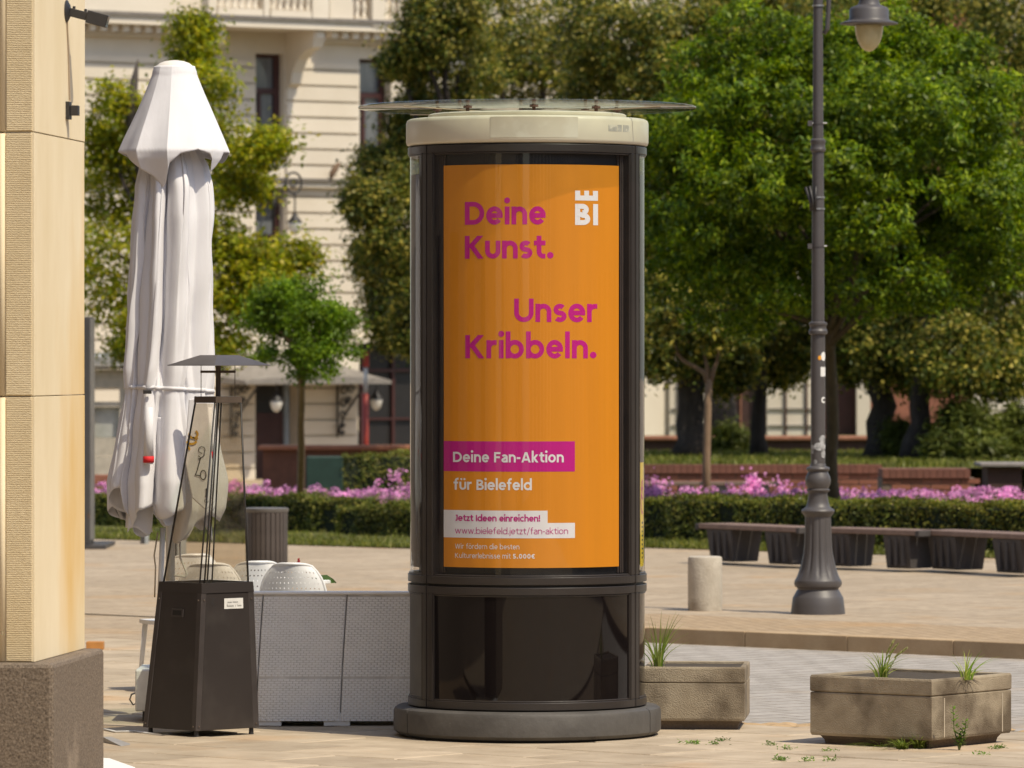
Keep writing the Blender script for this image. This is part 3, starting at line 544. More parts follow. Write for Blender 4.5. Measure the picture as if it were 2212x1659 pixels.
# --- a monoline geometric alphabet, cap height 1
def arc(cx, cy, rx, ry, a0, a1, n=None):
    n = n or max(5, int(abs(a1 - a0) / 9)); return [(cx + rx * math.cos(R(a0 + (a1 - a0) * k / n)), cy + ry * math.sin(R(a0 + (a1 - a0) * k / n))) for k in range(n + 1)]
def glyph(c, w):
    X, A, h = .78, 1.155, w / 2; S, D, T = [], [], []          # strokes, slanted bars, discs
    def bowl(x0, W, a0=0, a1=360): return arc(x0 + W / 2, X / 2, W / 2 - h, X / 2 - h + .008, a0, a1)
    dot = lambda x, y, r=None: T.append((x, y, r or w * .64))
    W = .7
    if c == ' ': return [], [], [], .30 - .0
    if c == 'D': W = .85; S = [[(h, h), (W * .42, h)] + arc(W * .42, .5, W * .58 - h, .5 - h, -90, 90) + [(h, 1 - h)], [(h, 0), (h, 1)]]
    elif c == 'B': W = .72; S = [[(h, 0), (h, 1)], [(h, h), (W * .5, h)] + arc(W * .52, .27 + h * .15, W * .48 - h, .27 - h * .85, -90, 90) + [(h, .54 - h * .0)], [(h, 1 - h), (W * .48, 1 - h)] + arc(W * .48, .765 - h * .3, W * .42 - h, .235 - h * .7, 90, -90)]
    elif c == 'K': W = .82; S = [[(h, 0), (h, 1)]]; D = [(w + .02 - h * .2, .47, W - .15, 1, w), (w + .06, .60, W - w * .62, 0, w)]
    elif c == 'U': W = .83; S = [[(h, 1), (h, W / 2)] + arc(W / 2, W / 2 - .02, W / 2 - h, W / 2 - h - .02, 180, 360) + [(W - h, 1)]]
    elif c == 'F': W = .62; S = [[(h, 0), (h, 1)], [(h, 1 - h), (W, 1 - h)], [(h, .5), (W * .9, .5)]]
    elif c == 'A': W = .92; D = [(h * 1.1, 0, W / 2 - .02, 1, w), (W - h * 1.1, 0, W / 2 + .02, 1, w)]; S = [[(W * .22, .28), (W * .78, .28)]]
    elif c == 'I': W = w; S = [[(h, 0), (h, 1)]]
    elif c == 'J': W = .42; S = [[(W - h, 1), (W - h, .26)] + arc(W - h - .2, .24, .2, .24 - h, 0, -100), [(W * .3, 1 - h), (W - h, 1 - h)]]
    elif c == 'W': W = 1.22; D = [(.26 * W, 0, h, 1, w), (.26 * W + .01, 0, .5 * W, 1, w), (.74 * W - .01, 0, .5 * W, 1, w), (.74 * W, 0, W - h, 1, w)]
    elif c == 'e': W = .72; S = [arc(W / 2, X / 2, W / 2 - h, X / 2 - h + .008, 0, 322), [(h * .8, X / 2 - .0), (W - .004, X / 2 - .0)]]
    elif c in 'iü jöj' and c == 'i': W = w; S = [[(h, 0), (h, X)]]; dot(h, 1.05)
    elif c == 'j': W = w + .06; S = [[(W - h, X), (W - h, -.12)] + arc(W - h - .12, -.12, .12, .15, 0, -85)]; dot(W - h, 1.05)
    elif c in 'nhm' and c != 'm':
        W = .68; top = X if c == 'n' else A; r = W / 2 - h; S = [[(h, 0), (h, top)], arc(W / 2, X - h - r, r, r, 180, 0) + [(W - h, 0)]]
    elif c == 'm':
        W = 1.08; r = (W / 2 - h) / 2 + .0; c1 = h + r; c2 = W - h - r; S = [[(h, 0), (h, X)], arc(c1, X - h - r, r, r, 180, 0) + [(c1 + r, 0)], arc(c2, X - h - r, r, r, 180, 0) + [(W - h, 0)]]
    elif c in 'uü':
        W = .67; r = W / 2 - h; S = [[(h, X), (h, h + r)] + arc(W / 2, h + r, r, r, 180, 360) + [(W - h, X)]]
        if c == 'ü': dot(W * .28, 1.03, w * .55); dot(W * .74, 1.03, w * .55)
    elif c == 's':
        W = .57; ry = (X - w) / 4; rx = W / 2 - h; S = [arc(W / 2, X - h - ry, rx * .92, ry, 38, 255) + arc(W / 2, h + ry, rx, ry, 75, -142)]
    elif c == 't': W = .5; x = .22; S = [[(x, .99), (x, .2 + h)] + arc(x + .2, .2 + h, .2, .2, 180, 262) + [(W, h)], [(0, X - h), (W, X - h)]]
    elif c == 'f': W = .46; x = .2; S = [[(x, 0), (x, A - .2 - h)] + arc(x + .2, A - .2 - h, .2, .2, 180, 95) + [(W, A - h)], [(0, X - h), (W - .03, X - h)]]
    elif c == 'r': W = .44; r = .25; S = [[(h, 0), (h, X)], arc(h + r, X - h - r, r, r, 180, 92) + [(W, X - h)]]
    elif c in 'bd': W = .775; S = [bowl(0, W), [(h if c == 'b' else W - h, 0), (h if c == 'b' else W - h, A)]]
    elif c in 'oö':
        W = .75; S = [bowl(0, W)]
        if c == 'ö': dot(W * .28, 1.03, w * .55); dot(W * .72, 1.03, w * .55)
    elif c == 'c': W = .66; S = [arc(.38, X / 2, .38 - h, X / 2 - h + .008, 48, 312)]
    elif c == 'l': W = w; S = [[(h, 0), (h, A)]]
    elif c == 'a': W = .62; S = [arc(W / 2 - .01, X - .26, W / 2 - h, .26 - h, 150, 0) + [(W - h, 0)], [(W - h, .44), (W * .5, .44)] + arc(W * .42, .22, W * .42 - h, .22 - h + .005, 90, 270) + [(W - h, h * 1.1)]]
    elif c == 'k': W = .64; S = [[(h, 0), (h, A)]]; D = [(w + .0, .34, W - w * .62, X, w), (w + .04, .42, W - w * .55, 0, w)]
    elif c == 'z': W = .54; S = [[(0, X - h), (W - .02, X - h)], [(0, h), (W, h)]]; D = [(h * 1.6, h, W - h * 1.7, X - h, w * 1.05)]
    elif c == 'w': W = 1.0; D = [(.27 * W, 0, h, X, w), (.27 * W + .01, 0, .5 * W, X, w), (.73 * W - .01, 0, .5 * W, X, w), (.73 * W, 0, W - h, X, w)]
    elif c == '.': W = w * 1.4; dot(W / 2, W / 2, W / 2)
    elif c == '!': W = w * 1.3; S = [[(W / 2, .34), (W / 2, 1)]]; dot(W / 2, W * .5, W * .5)
    elif c == '-': W = .36; S = [[(0, .42), (W, .42)]]
    elif c == '/': W = .5; D = [(h, -.18, W - h, A, w)]
    elif c == '5': W = .6; S = [[(W * .88, 1 - h), (W * .22, 1 - h), (W * .18, .56)] + arc(W * .44, .32, W * .56 - h, .32 - h, 112, -150)]
    elif c == '0': W = .7; S = [arc(W / 2, .5, W / 2 - h, .5 - h, 0, 360)]
    elif c == '€': W = .72; S = [arc(.46, .5, .40 - h, .5 - h, 48, 312), [(0, .41), (.5, .41)], [(0, .60), (.54, .60)]]
    return S, D, T, W
def stroke(mb, pts, w, put):
    P_ = [pts[0]]
    for q in pts[1:]:
        d = math.hypot(q[0] - P_[-1][0], q[1] - P_[-1][1])
        if d < 1e-5: continue
        k = max(1, int(d / .12)); p0 = P_[-1]
        for i in range(1, k + 1): P_.append((p0[0] + (q[0] - p0[0]) * i / k, p0[1] + (q[1] - p0[1]) * i / k))
    closed = math.hypot(P_[0][0] - P_[-1][0], P_[0][1] - P_[-1][1]) < 1e-4; n = len(P_); k0 = len(mb.v)
    for i in range(n):
        a = P_[i - 1] if i > 0 else (P_[-2] if closed else P_[0]); b = P_[i + 1] if i < n - 1 else (P_[1] if closed else P_[-1]); c = P_[i]
        def un(u, v): l = math.hypot(v[0] - u[0], v[1] - u[1]) or 1; return ((v[0] - u[0]) / l, (v[1] - u[1]) / l)
        d1 = un(a, c) if a != c else un(c, b); d2 = un(c, b) if b != c else d1; n1 = (-d1[1], d1[0]); n2 = (-d2[1], d2[0])
        mx, my = n1[0] + n2[0], n1[1] + n2[1]; l = math.hypot(mx, my) or 1; mx /= l; my /= l; sc_ = min(1.6, 1 / max(.4, mx * n1[0] + my * n1[1])) * w / 2
        mb.v += [put(c[0] - mx * sc_, c[1] - my * sc_), put(c[0] + mx * sc_, c[1] + my * sc_)]
    for i in range(n - 1): mb.f.append((k0 + 2 * i, k0 + 2 * i + 2, k0 + 2 * i + 3, k0 + 2 * i + 1))
def lettering(text, x0, x1, yb, cap, w, mat, place, parent, name='lettering', base=.0009, tr0=.12):
    """text set from x0 to x1 (photo px), baseline yb, cap height cap px; place(x,y,d) -> 3D"""
    gl = [glyph(c, w) for c in text]; nat = sum(g[3] for g in gl) * cap; gaps = len(text) - 1; track = (x1 - x0 - nat) / gaps if gaps else 0; sx = 1.0
    if gaps and track < .05 * abs(cap): sx = (x1 - x0 - gaps * .115 * cap) / nat; track = .115 * cap
    mb = MB(); x = x0
    for c, (S, D, T, W) in zip(text, gl):
        q = 0
        def mk(d): return lambda a, b: tuple(place(x + a * cap * sx, yb - b * cap, d))
        for s in S: stroke(mb, s, w, mk(base + q * .00022)); q += 1
        for (ax, ay, bx, by, ww) in D:
            l = math.hypot(bx - ax, by - ay); hw_ = ww / 2 * l / max(.05, abs(by - ay)); put = mk(base + q * .00022); q += 1; k0 = len(mb.v)
            for i in range(11): t_ = i / 10; cx_, cy_ = ax + (bx - ax) * t_, ay + (by - ay) * t_; mb.v += [put(cx_ - hw_, cy_), put(cx_ + hw_, cy_)]
            mb.f += [(k0 + 2 * i, k0 + 2 * i + 1, k0 + 2 * i + 3, k0 + 2 * i + 2) for i in range(10)]
        for (cx_, cy_, r_) in T:
            put = mk(base + q * .00022); q += 1; k0 = len(mb.v); mb.v += [put(cx_ + r_ * math.cos(k * math.pi / 12), cy_ + r_ * math.sin(k * math.pi / 12)) for k in range(24)]; mb.f.append(tuple(range(k0, k0 + 24)))
        x += W * cap * sx + track
    return mb.build(name, mat, parent)
def pp_(x, y, d): a, z = ps(x, y); return onp(a, z, d)
LT = lambda *a: lettering(*a[:6], a[6], pp_, poster)
LT('Deine', 1134, 1331.4, 547.5, 55.8, .202, m_mag); LT('Kunst.', 1134, 1350.6, 630.8, 55.8, .202, m_mag)
LT('Unser', 1254.6, 1458, 786, 57, .198, m_mag); LT('Kribbeln.', 1135, 1456, 874.7, 56.8, .2, m_mag)
def pbox(x0, x1, y0, y1, mat, name, d=.0008): a, zt = ps(x0, y0); b, zb = ps(x1, y1); return patch(MB(), a, b, zb, zt, d).build(name, mat, poster, smooth=True)
pbox(1081.6, 1403, 1078, 1151.7, m_mag, 'print_bar'); pbox(1081.6, 1336, 1247, 1277.3, m_wprint, 'print_bar'); pbox(1081.6, 1403, 1277.3, 1314.5, m_wprint, 'print_bar', .00081)
lettering('Deine Fan-Aktion', 1105.4, 1375.5, 1129.2, 25, .19, m_wprint, pp_, poster, base=.0018); LT('für Bielefeld', 1106.5, 1297.5, 1197, 25.4, .19, m_wprint)
lettering('Jetzt Ideen einreichen!', 1110, 1318, 1273.6, 15.4, .19, m_mag, pp_, poster, base=.0018); lettering('www.bielefeld.jetzt/fan-aktion', 1110, 1386, 1304.5, 14.4, .10, m_mag, pp_, poster, base=.0018)
LT('Wir fördern die besten', 1110, 1267, 1341.6, 12, .125, m_wprint); LT('Kulturerlebnisse mit', 1110, 1246, 1364.3, 12, .125, m_wprint); LT('5.000€', 1251.7, 1305, 1364.3, 11.6, .2, m_wprint)
em = MB(); kx = 4.424
def ex(a, b, c_, d_): x0, zt = ps(1050 + a / kx, 380 + c_ / kx); x1, zb = ps(1050 + b / kx, 380 + d_ / kx); patch(em, x0, x1, zb, zt, .0009)
ex(1563, 1813, 425, 480); ex(1563, 1618, 373, 425); ex(1663, 1715, 373, 425); ex(1758, 1813, 373, 425); em.build('castle_emblem', m_wprint, poster)
lettering('B', 1403.3, 1441.5, 548.4, 51.8, .235, m_wprint, pp_, poster); lettering('I', 1447.8, 1459.8, 548.4, 51.8, .235, m_wprint, pp_, poster)
# neighbouring posters on the column's sides, seen edge-on
def side(f0, f1, z0, z1, mat, name='poster'): return shell(MB(), .645, .6462, R(f0), R(f1), z0, z1).build(name, mat, col, auto=30)
sp = side(75, 170, .935, 1.51, m_yel); sp['label'] = 'yellow poster on the right side of the column'
spk = side(75, 170, 1.51, 3.1, M('dark_print', (.02, .018, .025), .5)); spk['label'] = 'dark upper part of the poster on the right side'
def sput(f_c): return lambda x, y, d: cp(.6305 + d, R(f_c) + x, y)
mb = MB()
for (z, r) in ((1.30, .05), (1.36, .035)): stroke(mb, [(.0 + r * math.cos(k * .3), r * 1.4 * math.sin(k * .3)) for k in range(18)], .016, lambda a, b, z=z: tuple(cp(.6475, R(79) + a, z + b)))
mb.build('print_scroll', m_mag, sp)
mb = MB()
for k in range(9): shell(mb, .646, .6472, R(78), R(80.5 + (k % 3)), .98 + k * .024, .99 + k * .024, 2)
mb.build('small_print', m_liner, sp)
spl = side(-170, -66, .935, 3.1, M('dark_brown_print', (.035, .027, .022), .5, c2=(.075, .06, .05), scale=14, stretch=(1, 1, .02))); spl['label'] = 'dark brown poster on the left side of the column'

# ------------------------------------------------------------------ sandstone pillar at the left edge
def tooled(name, c, c2, amount, pitch_):
    m = M(name, c, .85, c2=c2, scale=2.2, c3=(.62, .36, .11), s3=.55, t3=(.60, .72), spec=.2, stretch=(1, 1, .8)); n = m.node_tree; b = n.nodes['Principled BSDF']; L = n.links.new
    tc = nd(n, 'ShaderNodeTexCoord'); mp = nd(n, 'ShaderNodeMapping'); mp.inputs['Scale'].default_value = (1, 1, 1); L(tc.outputs['Object'], mp.inputs[0])
    wv = nd(n, 'ShaderNodeTexWave', wave_type='BANDS', bands_direction='Z'); wv.inputs['Scale'].default_value = 6.283 / pitch_ / 20; wv.inputs['Distortion'].default_value = 2.5; wv.inputs['Detail'].default_value = 3; wv.inputs['Detail Scale'].default_value = 3
    L(mp.outputs[0], wv.inputs[0]); no = nd(n, 'ShaderNodeTexNoise'); no.inputs['Scale'].default_value = 22; no.inputs['Detail'].default_value = 8; L(mp.outputs[0], no.inputs[0])
    ad = nd(n, 'ShaderNodeMath', operation='ADD'); L(wv.outputs['Fac'], ad.inputs[0]); L(no.outputs[0], ad.inputs[1])
    bp = nd(n, 'ShaderNodeBump'); bp.inputs['Strength'].default_value = amount; bp.inputs['Distance'].default_value = .006; L(ad.outputs[0], bp.inputs['Height']); L(bp.outputs[0], b.inputs['Normal']); return m
m_sst = tooled('tooled_sandstone', (.60, .48, .29), (.70, .58, .38), .45, .0085); m_ssm = M('smooth_sandstone', (.72, .60, .39), .85, c2=(.82, .71, .51), scale=2.0, bump=.12, bscale=40, c3=(.68, .43, .13), s3=.9, t3=(.52, .72), spec=.2, stretch=(1, 1, .35))
m_gran = M('granite', (.075, .055, .040), .75, c2=(.26, .205, .15), scale=100, var=.2, bump=.5, bscale=60, c3=(.30, .24, .18), s3=2.5, t3=(.6, .75))  # even tone darkened; shade of the plinth's right face is in the colour
A0 = P(75, 0, 25.5); A1 = P(183, 0, 26.7); ppx = (Vector((A1.x - A0.x, A1.y - A0.y, 0))).normalized(); pfx = Vector((-.985, .17, 0)); o = Vector((A0.x, A0.y, 0)); LS = Vector((A1.x - A0.x, A1.y - A0.y, 0)).length
pil = thing('sandstone_pillar', 'tall yellow sandstone pillar on a granite plinth at the left edge', 'pillar', o)
def pz(y): return EYE - (y - HY) * 25.5 / FPX
def quadblock(mb, o, d, W, z0, z1):   # d: inset of the block, W: width of the front face
    a = o + pfx * W; b = o; c_ = o + ppx * LS; e = a + ppx * LS; mb.hexa([a + Z * z0, b + Z * z0, c_ + Z * z0, e + Z * z0], [a + Z * z1, b + Z * z1, c_ + Z * z1, e + Z * z1]); return mb
ZP = pz(1431)
for z0, z1, dx in ((ZP, pz(857), .0), (pz(857) + .002, pz(286), -.0015), (pz(286) + .002, 4.9, .001)):
    sh = Vector((dx, 0, 0)); quadblock(MB(), o + sh, 0, .9, z0 + .002, z1).build('stone_block', m_ssm, pil, bevel=.002)
    # tooled recessed strip and round fillet on the front face
    fn = Vector((pfx.y, -pfx.x, 0)); fn = fn if fn.y < 0 else -fn
    MB().box((.012, 0, z0 + .006), (.135, .006, z1 - .004), (pfx, fn, Z), o + sh).build('tooled_face', m_sst, pil, bevel=.003)
    MB().tube([o + sh + pfx * .155 + Z * (z0 + .004), o + sh + pfx * .155 + Z * (z1 - .004)], .016, 12).build('fillet', m_ssm, pil, smooth=True)
    MB().box((.178, 0, z0 + .006), (.6, .007, z1 - .004), (pfx, fn, Z), o + sh).build('tooled_face', m_sst, pil, bevel=.003)
b0 = P(115, 0, 25.38); b1 = P(225, 0, 26.75); pv = Vector((b1.x - b0.x, b1.y - b0.y, 0)); o2 = Vector((b0.x, b0.y, 0))
MB().hexa([o2 + pfx * 1.0, o2, o2 + pv, o2 + pv + pfx * 1.0], [v + Z * (ZP) for v in (o2 + pfx * 1.0, o2, o2 + pv, o2 + pv + pfx * 1.0)]).build('granite_plinth', m_gran, pil, bevel=.02)
# floodlight and junction box fixed to the pillar's right face
m_blk = M('black_fitting', (.028, .026, .026), .5, var=.1); nrm = Vector((ppx.y, -ppx.x, 0)); nrm = nrm if nrm.x > 0 else -nrm
def onface(xs, ys): q = (xs / 1.1302 - 75) / (183 - 75); b = o + ppx * (LS * q); return Vector((b.x, b.y, EYE - (ys / 1.1302 - HY) * b.y / FPX))
p = onface(160, 27); t = thing('floodlight', 'black floodlight on a short arm at the top of the pillar', 'lamp', p)
rotX = Matrix((ppx, Z, nrm)).transposed()
mb = MB(); [mb.v.append(tuple(p + rotX @ Vector((r * math.cos(k * .2618), r * math.sin(k * .2618), h_)))) for r, h_ in ((.053, .0), (.053, .006), (.03, .019)) for k in range(24)]
mb.f = [tuple(range(23, -1, -1)), tuple(range(48, 72))] + [(i * 24 + k, i * 24 + (k + 1) % 24, (i + 1) * 24 + (k + 1) % 24, (i + 1) * 24 + k) for i in range(2) for k in range(24)]
mb.build('wall_plate', m_blk, t, auto=40)
dn = (nrm - Z * .26).normalized(); up = dn.cross(ppx).normalized(); up = up if up.z > 0 else -up
MB().box((.018, -.016, -.02), (.115, .016, .02), (dn, ppx, up), p).build('arm', m_blk, t, bevel=.003); MB().box((.108, -.03, -.030), (.206, .03, .030), (dn, ppx, up), p).build('lamp_head', m_blk, t, bevel=.003)
MB().box((.2062, -.026, -.026), (.2085, .026, .026), (dn, ppx, up), p).build('lens', m_gloss, t)
for s in (.035, .092): MB().lathe(p + dn * s + up * .02, [(.007, 0), (.007, .012)], 8).build('screw', m_blk, t)
p2 = onface(161, 270); t = thing('junction_box', 'small black sensor box below the floodlight on the pillar', 'box', p2)
MB().box((0, -.03, -.042), (.02, .03, .042), (nrm, ppx, Z), p2).build('back_plate', m_blk, t, bevel=.002); MB().box((.021, -.022, -.024), (.060, .022, .024), (nrm, ppx, Z), p2).build('housing', m_blk, t, bevel=.003)
tag(MB().tube([p - Z * .05 + nrm * .006, p - Z * .2 + nrm * .006 + ppx * .03, p2 + Z * .05 + nrm * .006 + ppx * .05, p2 + Z * .03 + nrm * .015], .0035, 6).build('wall_cable', M('buff_cable', (.40, .30, .20), .6)), 'thin buff cable running from the floodlight down to the sensor box', 'cable')

# ------------------------------------------------------------------ closed white parasol
YP = 31.9; KP = YP / FPX; m_can_w = M('parasol_canvas', (.73, .72, .74), .85, var=.03, scale=3, bump=.15, bscale=9, spec=.15, bdist=.02, stretch=(1.6, 1.6, .35), c3=(.66, .65, .66), s3=2.0, t3=(.6, .8)); m_red = M('red_band', (.62, .015, .02), .7, var=.05); m_wmet = M('white_metal', (.72, .71, .68), .4, scale=4)
bp_ = P(368, 0, YP); PB = Vector((bp_.x, YP, 0)); par = thing('closed_parasol', 'tall closed white parasol tied with a strap beside the pillar', 'parasol', PB)
def pyz(y): return EYE - (y - HY) * KP
def interp(tab, y):
    for (a, b), (c_, d_) in zip(tab, tab[1:]):
        if y <= c_: return b + (d_ - b) * max(0, (y - a) / (c_ - a))
    return tab[-1][1]
T1 = [(300, 40), (330, 60), (360, 78), (400, 90), (470, 96), (560, 98), (700, 103), (800, 105), (835, 101), (847, 98), (860, 102), (900, 110), (960, 121), (1040, 136), (1100, 137), (1135, 122), (1165, 102), (1190, 84)]
XD = [(120, 9), (330, 9), (420, 9), (600, 3), (850, -2), (1000, -6), (1170, -10)]
TA = [(300, .3), (400, .58), (560, .54), (700, .47), (800, .30), (847, .12), (870, .22), (960, .40), (1170, .46)]
NP = 9; ph = [random.uniform(-.25, .25) for _ in range(NP)]; hemv = [random.uniform(-25, 35) for _ in range(NP)]
def canopy(psi, y):
    k = psi * NP / (2 * math.pi); i0 = int(math.floor(k)) % NP; fr_ = k - math.floor(k)
    pk = ph[i0] * (1 - fr_) + ph[(i0 + 1) % NP] * fr_
    A = interp(TA, y); a = NP * psi + pk * 2 + .35 * math.sin(y * .006 + i0)
    g_ = abs(((a / math.pi + 1) % 2) - 1); g_ = g_ ** 1.35; f2 = abs((((2.55 * a + .8 * math.sin(y * .009 + i0)) / math.pi) % 2) - 1)
    r = interp(T1, y) * (1 - A * g_ - .34 * A * f2 ** 1.4 + .018 * math.sin(5 * psi + y * .02) + .012 * math.sin(17 * psi + y * .045))
    th = psi + (.17 * A / .4) * math.sin(a + .9)
    return Vector((PB.x + (interp(XD, y) + r * math.cos(th)) * KP, PB.y + r * math.sin(th) * KP, 0))
def hem(psi):      # uneven hanging corners
    k = psi * NP / (2 * math.pi); i0 = int(math.floor(k)) % NP; fr_ = k - math.floor(k); hv = hemv[i0] * (1 - fr_) + hemv[(i0 + 1) % NP] * fr_
    return 1106 + 24 * math.cos(NP * psi + 2.2) + 24 * math.sin(5 * psi + .8) + 16 * math.sin(13 * psi + 2) + hv * .5
mb = MB(); NT, NR = 540, 110
for j in range(NR + 1):
    for i in range(NT):
        psi = 2 * math.pi * i / NT; y = 300 + (hem(psi) - 300) * j / NR; v = canopy(psi, y); mb.v.append((v.x, v.y, pyz(y)))
mb.f = [(j * NT + i, (j + 1) * NT + i, (j + 1) * NT + (i + 1) % NT, j * NT + (i + 1) % NT) for j in range(NR) for i in range(NT)]
ob = mb.build('lower_canopy', m_can_w, par, smooth=True); so = ob.modifiers.new('thick', 'SOLIDIFY'); so.thickness = .0015
# inner folds hanging below the hem
mb = MB(); NI = 240
for j in range(41):
    for i in range(NI):
        psi = 2 * math.pi * i / NI; y = 900 + (1128 + 26 * math.sin(5 * psi + 1) + 16 * math.sin(11 * psi) - 900) * j / 40; r = (70 + 10 * j / 40) * (1 + .22 * math.sin(7 * psi + .4 + .3 * j / 40)) ; mb.v.append((PB.x + (-6 + r * math.cos(psi)) * KP, PB.y + r * math.sin(psi) * KP, pyz(y)))
mb.f = [(j * NI + i, (j + 1) * NI + i, (j + 1) * NI + (i + 1) % NI, j * NI + (i + 1) % NI) for j in range(40) for i in range(NI)]
ob = mb.build('inner_canopy', m_can_w, par, smooth=True); so = ob.modifiers.new('thick', 'SOLIDIFY'); so.thickness = .0015
# vent tier with its scalloped hem
T2 = [(143, 44), (165, 50), (200, 64), (250, 86), (300, 109), (328, 121), (345, 118), (370, 106), (420, 84)]
HM = [(0, 330), (20, 352), (60, 338), (90, 372), (120, 340), (150, 346), (180, 328), (200, 336), (225, 362), (245, 386), (257, 408), (262, 398), (268, 356), (280, 336), (300, 326), (315, 336), (325, 374), (332, 364), (345, 332), (360, 330)]
RIB = [2, 60, 120, 181, 231, 266, 318]
mb = MB()
for j in range(51):
    for i in range(NT):
        psi = 2 * math.pi * i / NT; dg = math.degrees(psi); hy = interp(HM, dg); y = 143 + (hy - 143) * j / 50; q = j / 50
        k = max([b_ for b_ in RIB if b_ <= dg] or [RIB[-1] - 360]); k2 = min([b_ for b_ in RIB if b_ > dg] or [RIB[0] + 360]); u_ = (dg - k) / (k2 - k)
        r = interp(T2, y) * (1 - (.03 + .06 * q) * math.sin(math.pi * u_) ** .8 + .016 * q * math.sin(9 * psi + 5 * q))
        if .055 < q < .07: r *= 1.015
        mb.v.append((PB.x + (9 + r * math.cos(psi)) * KP, PB.y + r * math.sin(psi) * KP, pyz(y)))
mb.f = [(j * NT + i, (j + 1) * NT + i, (j + 1) * NT + (i + 1) % NT, j * NT + (i + 1) % NT) for j in range(50) for i in range(NT)]
ob = mb.build('vent_canopy', m_can_w, par, smooth=True); so = ob.modifiers.new('thick', 'SOLIDIFY'); so.thickness = .0015
dc = Vector((PB.x + 9 * KP, YP, pyz(146))); MB().lathe(dc, [(.112, 0), (.108, .008), (.085, .026), (.055, .037), (.02, .042), (.001, .043)], 28).build('crown_cap', M('cap_canvas', (.70, .66, .61), .8, var=.04), par, smooth=True)
mb = MB(); n = 0
for j, y in enumerate((842, 850)):
    for i in range(120): psi = 2 * math.pi * i / 120; v = canopy(psi, 846); c_ = Vector((PB.x - 2 * KP, YP, 0)); d = (v - c_); d = d.normalized() * (max(d.length, .22) + .004); tilt = 5 * math.cos(psi - .6) - 5; mb.v.append((c_.x + d.x, c_.y + d.y, pyz(y + tilt)))
mb.f = [(i, (i + 1) % 120, 120 + (i + 1) % 120, 120 + i) for i in range(120)]
mb.build('strap', m_can_w, par, smooth=True).modifiers.new('t', 'SOLIDIFY').thickness = .003
MB().box((-.024, -.008, -.011), (.024, .008, .011), (Vector((1, 0, 0)), Vector((0, 1, 0)), Z), (P(325, 848, YP).x, YP - .268, pyz(846))).build('buckle', m_blk, par, bevel=.003)
def pocket(x, y0, y1, Yd):
    mb = MB(); a = P(x + 1, y0, Yd); b = P(x, y1, Yd); mb.tube([a, a * .5 + b * .5 + Vector((0, -.006, 0)), b], [.022, .026, .030], 10, cap=True); q = mb.build('rib_pocket', m_can_w, par, smooth=True)
    MB().tube([b + Z * .006, b - Z * .03], .0315, 12).build('red_band', m_red, q, smooth=True); MB().tube([b - Z * .03, b - Z * .038], .026, 12).build('rib_end', m_can_w, q, smooth=True)
pocket(321, 880, 988, YP - .325); pocket(449, 880, 978, YP - .27)
# printing on the parasol's flaps: gold animal mark and dark letters
m_gold = M('gold_print', (.55, .32, .03), .6); m_ink = M('dark_print_canvas', (.06, .055, .05), .7)
def surf(x, y, d=.004):      # nearest point of the canopy in front at that layout position
    best = None
    for i in range(180, 361):
        psi = 2 * math.pi * i / 360; v = canopy(psi, y); px = CX + v.x * FPX / v.y
        if abs(px - x) < 2.4 and (best is None or v.y < best.y): best = v
    best = best or Vector((P(x, y, YP - .3).x, YP - .3, 0)); Yq = best.y - d; return P(x, y, Yq)
def inkstroke(mb, pts, wd):
    stroke(mb, pts, wd, lambda a, b: tuple(flat(a, b)))
def flat(a, b): return P(a, b, YP - .372)
gm = MB(); inkstroke(gm, arc(418, 938, 9, 8, 200, -60, 14), 4.5); inkstroke(gm, arc(414, 950, 11, 9, 160, 20, 10), 5); inkstroke(gm, [(408, 945), (406, 962), (410, 972)], 4)
inkstroke(gm, [(416, 944), (424, 950), (428, 946)], 3)
im = MB(); inkstroke(im, arc(436, 972, 7, 7, 80, 400, 16) + [(441, 984), (434, 989), (428, 984)], 1.6); inkstroke(im, [(428, 992), (433, 990), (426, 1016), (422, 1026), (433, 1028)], 2.2); inkstroke(im, arc(439, 1026, 6, 10, 0, 360, 18), 2.0)
inkstroke(im, [(444, 1058), (447, 1056), (445, 1074)], 3); inkstroke(im, arc(446, 1082, 4, 4, 0, 300, 10), 1.2); 
pf = MB(); fl = [(408, 862), (448, 858), (456, 960), (463, 1085), (444, 1102), (415, 1076), (398, 990)]
pf.hexa([P(x, y, YP - .350) for x, y in fl], [P(x, y, YP - .368) for x, y in fl]); fo = pf.build('printed_flap', m_can_w, par, fixn=True, bevel=.006)
gm.build('gold_mark', m_gold, fo); im.build('lettering', m_ink, fo)
# mast, crank, frame struts and the weighted foot behind the heater
MB().tube([(PB.x, YP, .2), (PB.x, YP, pyz(160))], .027, 14).build('mast', m_wmet, par, smooth=True)
MB().tube([P(352, 1140, YP - .1), P(345, 1300, YP - .1)], .016, 10).build('strut', m_wmet, par, smooth=True)
MB().tube([P(388, 1150, YP - .08), P(389, 1205, YP - .08), P(397, 1222, YP - .08), P(404, 1240, YP - .08), P(400, 1246, YP - .08), P(376, 1243, YP - .08)], .006, 8).build('crank_handle', m_wmet, par, smooth=True)
MB().tube([P(341, 1150, YP - .12), P(333, 1200, YP - .12), P(336, 1225, YP - .12), P(334, 1290, YP - .12)], .005, 6).build('pull_cord', M('cord', (.45, .36, .24), .8), par, smooth=True)
a = P(299, 1560, YP); MB().box((a.x, YP - .28, .06), (a.x + .56, YP + .28, .30)).build('weight_box', m_wmet, par, bevel=.01); MB().box((a.x + .04, YP - .24, .0), (a.x + .52, YP + .24, .06)).build('foot', m_blk, par)
